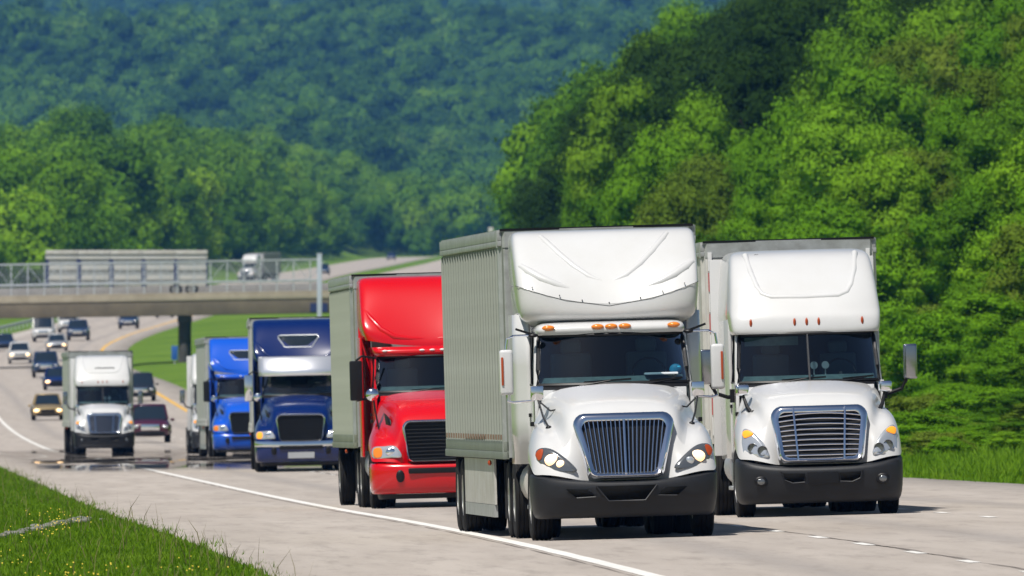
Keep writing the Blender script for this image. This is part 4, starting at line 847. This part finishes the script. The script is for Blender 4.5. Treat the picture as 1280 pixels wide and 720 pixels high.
def car(kind, paint, label, xpix, s, lit=False, yaw=0.0, name=None, roofwhite=None):
    X, Y = px(xpix, s); c = CARS[kind]; T = empty(name or {'sedan': 'car', 'suv': 'suv', 'pickup': 'pickup_truck', 'van': 'van'}[kind], place_mtx(X, Y, yaw)); tag(T, label, {'sedan': 'car', 'suv': 'car', 'pickup': 'pickup truck', 'van': 'van'}[kind], 'cars and vans on the highway')
    b = MB(); rings = []
    for (y, w_, z0, z1) in c['body']:
        rings.append([(-w_*.9, y, z0), (-w_, y, z0+.12), (-w_, y, z0+(z1-z0)*.7), (-w_*.93, y, z1-.02), (-w_*.5, y, z1+.025), (0, y, z1+.035), (w_*.5, y, z1+.025), (w_*.93, y, z1-.02), (w_, y, z0+(z1-z0)*.7), (w_, y, z0+.12), (w_*.9, y, z0)])
    b.loft(rings); B = b.build('body', paint, T, sub=1, weld=False, angle=60)
    cb = c['cab']; g = MB(); g.loft([[(-cb[0][1], cb[0][0], cb[0][2]), (-cb[1][1], cb[1][0], cb[1][2]), (-cb[2][1], cb[2][0], cb[2][2]), (-cb[3][1], cb[3][0], cb[3][2]), (-cb[4][1], cb[4][0], cb[4][2])][::1],
            [(-cb[0][1]*.5, cb[0][0]-.08, cb[0][2]+.02), (-cb[1][1]*.5, cb[1][0]-.08, cb[1][2]+.03), (-cb[2][1]*.5, cb[2][0], cb[2][2]+.04), (-cb[3][1]*.5, cb[3][0]+.04, cb[3][2]+.03), (-cb[4][1]*.5, cb[4][0]+.06, cb[4][2])],
            [(cb[0][1]*.5, cb[0][0]-.08, cb[0][2]+.02), (cb[1][1]*.5, cb[1][0]-.08, cb[1][2]+.03), (cb[2][1]*.5, cb[2][0], cb[2][2]+.04), (cb[3][1]*.5, cb[3][0]+.04, cb[3][2]+.03), (cb[4][1]*.5, cb[4][0]+.06, cb[4][2])],
            [(cb[0][1], cb[0][0], cb[0][2]), (cb[1][1], cb[1][0], cb[1][2]), (cb[2][1], cb[2][0], cb[2][2]), (cb[3][1], cb[3][0], cb[3][2]), (cb[4][1], cb[4][0], cb[4][2])]], ring_closed=False, caps=False)
    # side glass and windscreen share one dark greenhouse, roof and pillars are painted over it
    for s in (-1, 1): g.poly([(s*q[1]*1.0, q[0], q[2]) for q in cb])
    g.build('glasshouse', 'car_glass', T, angle=25)
    rp = MB(); rp.grid([[(u*cb[i][1]*1.02, cb[i][0]-.08*(1-u*u)*(1 if i == 1 else 0)+(.0 if i != 3 else .05), cb[i][2]+.045+.02*(1-u*u)) for u in (-1, -.5, 0, .5, 1)] for i in (1, 2, 3)]); rp.build('roof', roofwhite or paint, T, solid=.06)
    pl = MB()
    for s in (-1, 1):
        for (p, q) in ((0, 1), (4, 3)): pl.bar((s*cb[p][1]*1.0, cb[p][0], cb[p][2]), (s*cb[q][1]*1.01, cb[q][0], cb[q][2]+.03), .07, .07)
        pl.bar((s*(cb[0][1]+.06), cb[2][0], cb[0][2]), (s*cb[2][1]*1.02, cb[2][0], cb[2][2]), .06, .08)
    pl.build('pillars', paint, T)
    zb = c['body'][1][3]; zs = c['body'][1][2]; W = c['W']
    MB().box(-W*.45, W*.45, -.035, .10, zs+(zb-zs)*.45, zb-.06).build('grille', 'chrome' if kind != 'sedan' else 'plastic_black', T, bevel=.02)
    MB().box(-W*.7, W*.7, -.03, .12, zs+.04, zs+(zb-zs)*.36).build('lower_intake', 'plastic_black', T, bevel=.03)
    for s in (-1, 1):
        MB().ell((s*W*.70, .09, zs+(zb-zs)*.72), (.17, .12, .09), 12, 8).build('headlamp', 'lamp_lit_far' if lit else 'lamp_clear', T)
        MB().ell((s*(W+.10), c['cab'][0][0]+.35, zb+.14), (.11, .06, .07), 10, 6).build('mirror', paint, T)
        for y in c['ax']: wheel(T, s*(W-.12), y, c['wr'], .23)
        for y in c['ax']: MB().tube([(s*(W+.004), y+math.cos(a)*(c['wr']+.05), c['wr']+math.sin(a)*(c['wr']+.05)) for a in np.linspace(.1, math.pi-.1, 10)], .03, 6).build('wheel_arch', 'plastic_black', T)
    return T
car('suv', 'purple_paint', 'dark maroon SUV just right of the distant white truck', 188, 27.0)
car('suv', 'black_paint', 'black SUV on the inner lane near the yellow line', 176, 20.0)
car('sedan', 'gold_paint', 'gold car with lit headlights left of the distant white truck', 60, 22.0, lit=True)
car('sedan', 'navy_paint', 'small dark blue car with lit headlights tucked behind the distant white trailer', 72, 18.7, lit=True)
car('pickup', 'dark_blue_paint', 'dark blue pickup truck in the pack at far left', 58, 17.0)
car('suv', 'white_paint', 'white SUV with bright headlights at the far left edge', 25, 15.0, lit=True)
car('sedan', 'dark_blue_paint', 'dark blue car at the left picture edge behind the white SUV', 5, 14.2)
car('van', 'white_paint', 'white van above the dark blue pickup truck', 54, 13.6)
car('sedan', 'silver_paint', 'silver car with lit headlights between the pickup and the distant truck', 71, 14.3, lit=True)
car('van', 'white_paint', 'tall white van farthest back in the pack at far left', 85, 12.9)
car('pickup', 'dark_blue_paint', 'blue pickup truck behind the top of the distant white truck', 97, 13.6)
car('suv', 'dark_blue_paint', 'dark blue SUV alone on the far bend below the overpass', 160, 12.7)
car('suv', 'dark_blue_paint', 'tiny blue car beside the tall steel post at the end of the overpass', 404, 8.05)
car('suv', 'dark_blue_paint', 'tiny blue car on the farthest stretch of road above the red truck', 489, 5.7)
car('sedan', 'black_paint', 'dark car half hidden by the overpass girder', 205, 11.8)
# ------------------------------------------------------------------ trees
def crown_mesh(name, m, seed, n_leaf, leaf, lobes, rx=1.0, rz=1.0, spread=1.0, core=True, lr=(.17, .36)):
    """leafy crown of unit half-width centred on the origin: many leaf faces around uneven lobes"""
    g = np.random.default_rng(seed); V = []; 
    C = [np.array([0, 0, -.05])]; RR = [0.56]
    for k in range(lobes):
        a = g.uniform(0, 2*np.pi); t = g.uniform(-.8, 1.0); rad = .74*np.sqrt(max(1-t*t, .03))*g.uniform(.8, 1.08)*spread
        C.append(np.array([rad*np.cos(a), rad*np.sin(a), t*.76])); RR.append(g.uniform(*lr))
    C = np.array(C); RR = np.array(RR); wgt = RR**2; wgt = wgt/wgt.sum()
    idx = g.choice(len(RR), n_leaf, p=wgt); d = g.normal(size=(n_leaf, 3)); d[:, 2] += .45; d /= np.linalg.norm(d, axis=1)[:, None]
    # clumps on each lobe
    rr = RR[idx]*(g.uniform(.66, 1.02, n_leaf) + .55*g.random(n_leaf)**4)*(1 + .16*np.sin(d[:, 0]*9+idx)*np.cos(d[:, 1]*8+2*idx) + .1*np.sin(d[:, 2]*11+idx))
    p = C[idx] + d*rr[:, None]*np.array([1.05, 1.05, .88])
    # leaf frames: facing outwards, tilted at random
    cd = p/np.maximum(np.linalg.norm(p, axis=1), .05)[:, None]; nrm = d*np.array([.8, .8, 1.25]) + .35*cd + g.normal(size=(n_leaf, 3))*.38; nrm /= np.linalg.norm(nrm, axis=1)[:, None]
    u = np.cross(nrm, g.normal(size=(n_leaf, 3))); u /= np.linalg.norm(u, axis=1)[:, None]; v = np.cross(nrm, u)
    s = leaf*g.uniform(.55, 1.25, n_leaf)[:, None]
    q = np.stack([p - u*s*.5, p + v*s*.32 + nrm*s*.1, p + u*s*.5, p - v*s*.32 + nrm*s*.06], 1).reshape(-1, 3)
    f = np.arange(n_leaf*4)
    if core:
        # dense inner foliage
        mb = MB()
        for c, r in zip(C, RR): mb.ell(tuple(c), (r*.78, r*.78, r*.56), 7, 5)
        cv = np.array(mb.v); cf = []
        for t in mb.f: cf += list(t) if len(t) == 4 else [t[0], t[1], t[2], t[2]]
        cf = [tuple(t) for t in mb.f]
        tri = np.array([[t[0], t[1], t[2], t[3] if len(t) == 4 else -1] for t in cf])
        qf = tri[tri[:, 3] >= 0]; b = len(q); q = np.concatenate([q, cv]); f = np.concatenate([f, (qf + b).ravel()])
    q = q*np.array([rx, rx, rz]); return raw_mesh(name, q, f, 4, m)
def trunk_mesh(name, seed):
    """tapered trunk of unit height with limbs"""
    g = random.Random(seed); mb = MB(); pts = []; x = y = 0
    for k in range(6): pts.append((x, y, k/5)); x += g.uniform(-.02, .02); y += g.uniform(-.02, .02)
    mb.tube(pts, [.045, .036, .03, .024, .016, .006], 8)
    for k in range(7):
        z = g.uniform(.35, .85); a = g.uniform(0, 6.28); l = g.uniform(.12, .28); mb.tube([(0, 0, z), (l*.5*math.cos(a), l*.5*math.sin(a), z+l*.35), (l*math.cos(a), l*math.sin(a), z+l*.9)], [.016, .011, .004], 5)
    return mb.mesh(name, 'bark')
TR = [trunk_mesh('trunk', 50+k) for k in range(3)]
CR = {}
for k in range(4): CR['leaf_hill', k] = crown_mesh('crown', 'leaf_hill', 100+k, 26000, .050, 64, lr=(.10, .30))
for k in range(3): CR['leaf_dark', k] = crown_mesh('crown', 'leaf_dark', 200+k, 26000, .048, 60, lr=(.10, .29))
for k in range(3): CR['leaf_bright', k] = crown_mesh('crown', 'leaf_bright', 300+k, 24000, .052, 60, lr=(.09, .28))
for k in range(2): CR['leaf_olive', k] = crown_mesh('crown', 'leaf_olive', 400+k, 24000, .050, 54, lr=(.10, .28))
SHR = {}
for k, m_ in enumerate(('leaf_hill', 'leaf_bright', 'leaf_olive', 'leaf_bright')): SHR[m_, k] = crown_mesh('foliage', m_, 500+k, 16000, .058, 46, lr=(.09, .27))

def ordinal(n): return ['first','second','third','fourth','fifth','sixth','seventh','eighth','ninth','tenth','eleventh','twelfth','thirteenth','fourteenth','fifteenth','sixteenth','seventeenth','eighteenth','nineteenth','twentieth'][n] if n < 20 else str(n+1)+'th'
CN = {'leaf_hill': 'mid green', 'leaf_dark': 'dark green', 'leaf_bright': 'bright green', 'leaf_olive': 'olive green'}
def plant_tree(X, Y, h, r, m_, k, label, group):
    z = float(land(X, Y)) - .15; T = empty('broadleaf_tree', Matrix.Translation((X, Y, z))); tag(T, label, 'tree', group)
    t = link('trunk', TR[k % 3], T); t.scale = (h*.5, h*.5, h*.74); t.rotation_euler = (0, 0, random.uniform(0, 6))
    ch = h*random.uniform(.80, .90); c = link('crown', CR[m_, k], T); c.location = (0, 0, h - ch*.5); c.scale = (r, r*random.uniform(.9, 1.1), ch*.52); c.rotation_euler = (0, 0, random.uniform(0, 6.28))
def plant_shrub(X, Y, h, r, key, label, group):
    z = float(land(X, Y)) - .1; T = empty('shrub', Matrix.Translation((X, Y, z))); tag(T, label, 'shrub', group)
    st_ = MB()
    for q in range(4): a = q*1.6+X; st_.tube([(0, 0, 0), (.12*r*math.cos(a), .12*r*math.sin(a), h*.3), (.35*r*math.cos(a), .35*r*math.sin(a), h*.65)], [.04, .03, .012], 5)
    st_.build('stem', 'bark', T)
    c = link('foliage', SHR[key], T); c.location = (0, 0, h*.50); c.scale = (r, r, h*.52); c.rotation_euler = (0, 0, random.uniform(0, 6.28))

ROWS = []
# rows of the wooded bank, front to back: distance, picture x range, number, height range, crown radius range, leaf kinds
spec = [('verge shrub row', 1, [(395, 1120, 1330, 22, .30, .8, .6, 1.3)], ('s',)), ('near shrub row', 1, [(425, 1120, 1330, 18, .6, 1.2, .9, 1.6)], ('s',)),
        ('lowest shrub row', 1, [(460, 1130, 1330, 12, 1.0, 1.8, 1.1, 1.8)], ('s',)),
        ('second shrub row', 1, [(520, 1085, 1340, 12, 2.4, 3.8, 1.5, 2.2)], ('s',)),
        ('third shrub row', 1, [(610, 880, 1350, 17, 3.6, 5.2, 1.9, 2.7)], ('s',)),
        ('foot of the bank', 0, [(700, 860, 1360, 14, 5.5, 8.0, 2.2, 3.2)], ('leaf_bright', 'leaf_hill', 'leaf_olive', 'leaf_bright')),
        ('low clump by the gap', 0, [(1000, 632, 780, 7, 6.0, 7.5, 2.0, 2.8)], ('leaf_bright', 'leaf_hill', 'leaf_bright')),
        ('lower tree row', 0, [(800, 790, 1370, 14, 7.5, 10.5, 2.8, 3.8)], ('leaf_hill', 'leaf_bright', 'leaf_hill', 'leaf_olive')),
        ('middle tree row', 0, [(890, 755, 1380, 14, 9.5, 12.5, 3.2, 4.3)], ('leaf_hill', 'leaf_dark', 'leaf_bright', 'leaf_hill', 'leaf_dark')),
        ('upper tree row', 0, [(990, 725, 1390, 15, 11.0, 14.0, 3.4, 4.6)], ('leaf_hill', 'leaf_dark', 'leaf_dark', 'leaf_dark')),
        ('high tree row', 0, [(1110, 705, 1400, 16, 12.5, 15.5, 3.8, 5.0)], ('leaf_dark', 'leaf_hill', 'leaf_dark', 'leaf_dark')),
        ('crest tree row', 0, [(1260, 690, 1420, 16, 13.5, 17.0, 4.0, 5.5)], ('leaf_dark', 'leaf_hill', 'leaf_dark', 'leaf_bright')),
        ('hilltop tree row', 0, [(1450, 680, 1440, 16, 14.0, 18.0, 4.2, 5.8)], ('leaf_hill', 'leaf_dark', 'leaf_hill', 'leaf_bright'))]
for rn, shrub, parts, kinds in spec:
    for (D, xa, xb, n, h0, h1, r0, r1) in parts:
        for i in range(n):
            Yp = D*random.uniform(.965, 1.035); xp = xa + (xb-xa)*(i+random.uniform(.2, .8))/n; Xp = (xp-640)*Yp/F; h = random.uniform(h0, h1); r = random.uniform(r0, r1)
            lf = sstep(670, 800, xp)                                       # the wood thins out and drops towards the left
            if shrub:
                key = random.choice(list(SHR)); cn = CN[key[0]]
                plant_shrub(Xp, Yp, h, r, key, f'{cn} shrub on the grassy bank, {ordinal(i)} from left in the {rn}', 'shrubs on the wooded bank')
            else:
                m_ = random.choice(kinds)
                if xp > 930 and 'leaf_dark' in kinds and random.random() < .6: m_ = 'leaf_dark'
                k = random.randrange(len([q for q in CR if q[0] == m_])); h *= .58 + .47*float(lf)
                plant_tree(Xp, Yp, h, r, m_, k, f'{CN[m_]} tree, {ordinal(i)} from left in the {rn} of the bank', 'trees on the wooded bank')

# ------------------------------------------------------------------ far woods: one mass of trees each
PC = {}
for m_ in ('leaf_forest', 'leaf_belt'):
    PC[m_] = bpy.data.collections.new('far_tree_kinds')
    for k in range(5):
        me = crown_mesh('far_crown', m_, 700+k, 3000, .115, 7 + k, rx=1.0, rz=1.0, lr=(.24, .46)); o = bpy.data.objects.new('far_tree', me); PC[m_].objects.link(o)
def scatter_group(protos):
    ng = bpy.data.node_groups.new('scatter', 'GeometryNodeTree'); ng.interface.new_socket('Geometry', in_out='INPUT', socket_type='NodeSocketGeometry'); ng.interface.new_socket('Geometry', in_out='OUTPUT', socket_type='NodeSocketGeometry')
    gi = ng.nodes.new('NodeGroupInput'); go = ng.nodes.new('NodeGroupOutput'); ip = ng.nodes.new('GeometryNodeInstanceOnPoints'); ci = ng.nodes.new('GeometryNodeCollectionInfo')
    ci.inputs['Collection'].default_value = protos; ci.inputs['Separate Children'].default_value = True; ci.inputs['Reset Children'].default_value = True
    ip.inputs['Pick Instance'].default_value = True
    L = ng.links.new; L(gi.outputs[0], ip.inputs['Points']); L(ci.outputs[0], ip.inputs['Instance'])
    for nm, ty, sk in (('sc', 'FLOAT_VECTOR', 'Scale'), ('rt', 'FLOAT_VECTOR', 'Rotation'), ('ix', 'INT', 'Instance Index')):
        a = ng.nodes.new('GeometryNodeInputNamedAttribute'); a.data_type = ty; a.inputs['Name'].default_value = nm; L(a.outputs[0], ip.inputs[sk])
    L(ip.outputs[0], go.inputs[0]); return ng
NG = {k: scatter_group(c) for k, c in PC.items()}
def wood(name, P, r0, r1, h0, h1, label, m_='leaf_forest'):
    n = len(P); r = r0 + (r1-r0)*rng.random(n)**1.4; h = (h0 + (h1-h0)*np.clip(.5 + .28*wob(P[:, 0], P[:, 1]*.6, r1*2.2) + rng.normal(0, .16, n), 0, 1.2))*(r/((r0+r1)/2))**.5
    P = P.copy(); P[:, 2] += h - np.minimum(h*.52, r*1.1); me = bpy.data.meshes.new(name); me.vertices.add(n); me.vertices.foreach_set('co', P.astype(np.float32).ravel())
    a = me.attributes.new('sc', 'FLOAT_VECTOR', 'POINT'); a.data.foreach_set('vector', np.stack([r, r, np.minimum(h*.56, r*1.25)], 1).astype(np.float32).ravel())
    a = me.attributes.new('rt', 'FLOAT_VECTOR', 'POINT'); a.data.foreach_set('vector', np.stack([np.zeros(n), np.zeros(n), rng.uniform(0, 6.28, n)], 1).astype(np.float32).ravel())
    a = me.attributes.new('ix', 'INT', 'POINT'); a.data.foreach_set('value', rng.integers(0, 5, n).astype(np.int32))
    o = link(name, me); md = o.modifiers.new('scatter', 'NODES'); md.node_group = NG[m_]; tag(o, label, 'forest', kind='stuff'); return o
def pts(xf0, xf1, Y0, Y1, sp, keep=None):
    """jittered grid of tree spots between two picture columns"""
    out = []
    Yv = Y0
    while Yv < Y1:
        a = (xf0-640)*Yv/F; b = (xf1-640)*Yv/F; xs = np.arange(a, b, sp); ys = Yv + rng.uniform(-sp*.45, sp*.45, len(xs)); xs = xs + rng.uniform(-sp*.45, sp*.45, len(xs)); out.append(np.stack([xs, ys], 1)); Yv += sp
    q = np.concatenate(out)
    if keep is not None: q = q[keep(q[:, 0], q[:, 1])]
    return np.stack([q[:, 0], q[:, 1], land(q[:, 0], q[:, 1])], 1)
wood('roadside_wood', pts(-90, 640, 1850, 4150, 8.4, lambda X, Y: X < XL(Y) - 13), 3.4, 7.0, 7, 17, 'green wood on the rise behind the overpass', 'leaf_belt')
wood('valley_wood', pts(-90, 900, 4280, 5400, 9.5), 4.0, 7.6, 9, 18, 'green wood closing the valley where the road ends', 'leaf_belt')
wood('hillside_forest', pts(-90, 1060, 5500, 8500, 16.5), 6, 12, 8, 27, 'blue green forest covering the hazy hillside')
wood('distant_forest', pts(-90, 1060, 9700, 11900, 20), 7, 14, 12, 28, 'faint blue forest on the farthest ridge')
wood('right_bank_wood', pts(700, 1450, 1550, 1900, 6.5, lambda X, Y: X > XB(Y) + 2), 3.6, 5.4, 13, 17, 'wood behind the hilltop of the right bank', 'leaf_belt')

# ------------------------------------------------------------------ grass
def grass(name, n, sampler, h0, h1, wd, m, label):
    X, Y = sampler(n); n = len(X); z = land(X, Y) - .02; h = rng.uniform(h0, h1, n)*(.6+.8*rng.random(n)**2)*np.clip(1 + .30*wob(X*3, Y*.8, 1.3), .45, 1.8); a = rng.uniform(0, 2*np.pi, n); lean = rng.uniform(.1, .6, n)*h; b = rng.uniform(0, 2*np.pi, n); w_ = wd*rng.uniform(.6, 1.3, n)
    base = np.stack([X, Y, z], 1); ux = np.stack([np.cos(a)*w_, np.sin(a)*w_*.4, np.zeros(n)], 1); ld = np.stack([np.cos(b)*lean, np.sin(b)*lean, np.zeros(n)], 1); up = np.stack([np.zeros(n), np.zeros(n), h], 1)
    v = np.stack([base-ux, base+ux, base+up*.55+ld*.3+ux*.8, base+up*.55+ld*.3-ux*.8, base+up+ld+ux*.1, base+up+ld-ux*.1], 1).reshape(-1, 3)
    i = np.arange(n)*6; f = np.stack([i, i+1, i+2, i+3, i+3, i+2, i+4, i+5], 1).ravel()
    return tag(link(name, raw_mesh(name, v, f, 4, m)), label, 'grass', kind='stuff')
def left_s(n):
    Y = 160 + 380*rng.random(n)**1.7; o = EL(Y) - .02 - 11*rng.random(n)**1.15 + .22*np.sin(Y*.9)*np.cos(Y*.37) + rng.normal(0, .10, n); X = XL(Y) + o; k = (X > -660*Y/F - .3) & (o < -3.2); return X[k], Y[k]
grass('verge_grass', 320000, left_s, .035, .115, .009, 'grass_blade', 'thick green grass on the near verge at lower left')
def right_s(n):
    Y = 285 + 330*rng.random(n)**1.3; o = ER + .05 + 16*rng.random(n)**1.4 + rng.normal(0, .12, n) + .25*np.sin(Y*.5); X = XL(Y) + o; k = (X < 660*Y/F + .5) & (o > ER - .1); return X[k], Y[k]
grass('bank_grass', 150000, right_s, .10, .30, .014, 'bank_blade', 'rough green grass along the far edge of the pavement')
def straw_s(n):
    Y = 165 + 300*rng.random(n)**1.5; o = EL(Y) - 4*rng.random(n)**1.6; X = XL(Y) + o; k = X > -660*Y/F; return X[k], Y[k]
foliage_mat('straw', [(0.16, 0.15, 0.06), (0.22, 0.20, 0.09)], .3)
grass('seed_stalks', 1100, straw_s, .18, .38, .006, 'straw', 'thin dry seed stalks standing in the verge grass')
def build_flowers():
    n = 230; c = rng.integers(0, 16, n); cy = 172 + 100*rng.random(16)**1.3; co_ = EL(cy) - .8 - 4*rng.random(16)
    Y = cy[c] + rng.normal(0, 3.0, n); X = XL(Y) + co_[c] + rng.normal(0, .22, n); k = X > -650*Y/F; X, Y = X[k], Y[k]; n = len(X); z = land(X, Y) + rng.uniform(.12, .28, n); r = rng.uniform(.006, .013, n); v = []; f = []
    d = np.array([(1,0,.2),(0,.6,.9),(-1,0,.2),(0,-.6,-.6)])
    v = (np.stack([X, Y, z], 1)[:, None, :] + d[None]*r[:, None, None]).reshape(-1, 3); tag(link('buttercups', raw_mesh('buttercups', v, np.arange(n*4), 4, 'flower')), 'small yellow wild flowers scattered in the verge grass', 'flowers', kind='stuff')
build_flowers()
# small drain of pale stones crossing the verge
dr = empty('stone_drain', Matrix.Translation((-7.3, 255, float(land(-7.3, 255))))); tag(dr, 'strip of pale stones crossing the verge grass at lower left', 'drain')
for k in range(46):
    a = k/45; xx = -.25 + .45*a + random.uniform(-.15, .15); yy = -17 + 33*a + random.uniform(-.6, .6); Xw = dr.location.x + xx; Yw = 255 + yy
    s_ = MB().ell((xx, yy, float(land(Xw, Yw)) - dr.location.z + .035), (random.uniform(.05, .13), random.uniform(.1, .3), random.uniform(.02, .055)), 7, 5); s_.build('stone', 'drain_stone', dr)

# ------------------------------------------------------------------ air
def build_haze():
    mb = MB().box(-1000, 1000, -320, 12900, -60, 420); m = bpy.data.materials.new('haze_air'); m.use_nodes = True; t = m.node_tree; t.nodes.clear()
    o = t.nodes.new('ShaderNodeOutputMaterial'); v = t.nodes.new('ShaderNodeVolumePrincipled'); v.inputs['Color'].default_value = (0.13, 0.40, 1.0, 1); v.inputs['Density'].default_value = HAZE; v.inputs['Anisotropy'].default_value = 0.0
    t.links.new(v.outputs[0], o.inputs['Volume']); M['haze'] = m; h = mb.build('haze', 'haze', None, smooth=False); tag(h, kind='stuff')
HAZE = 0.000040
build_haze()
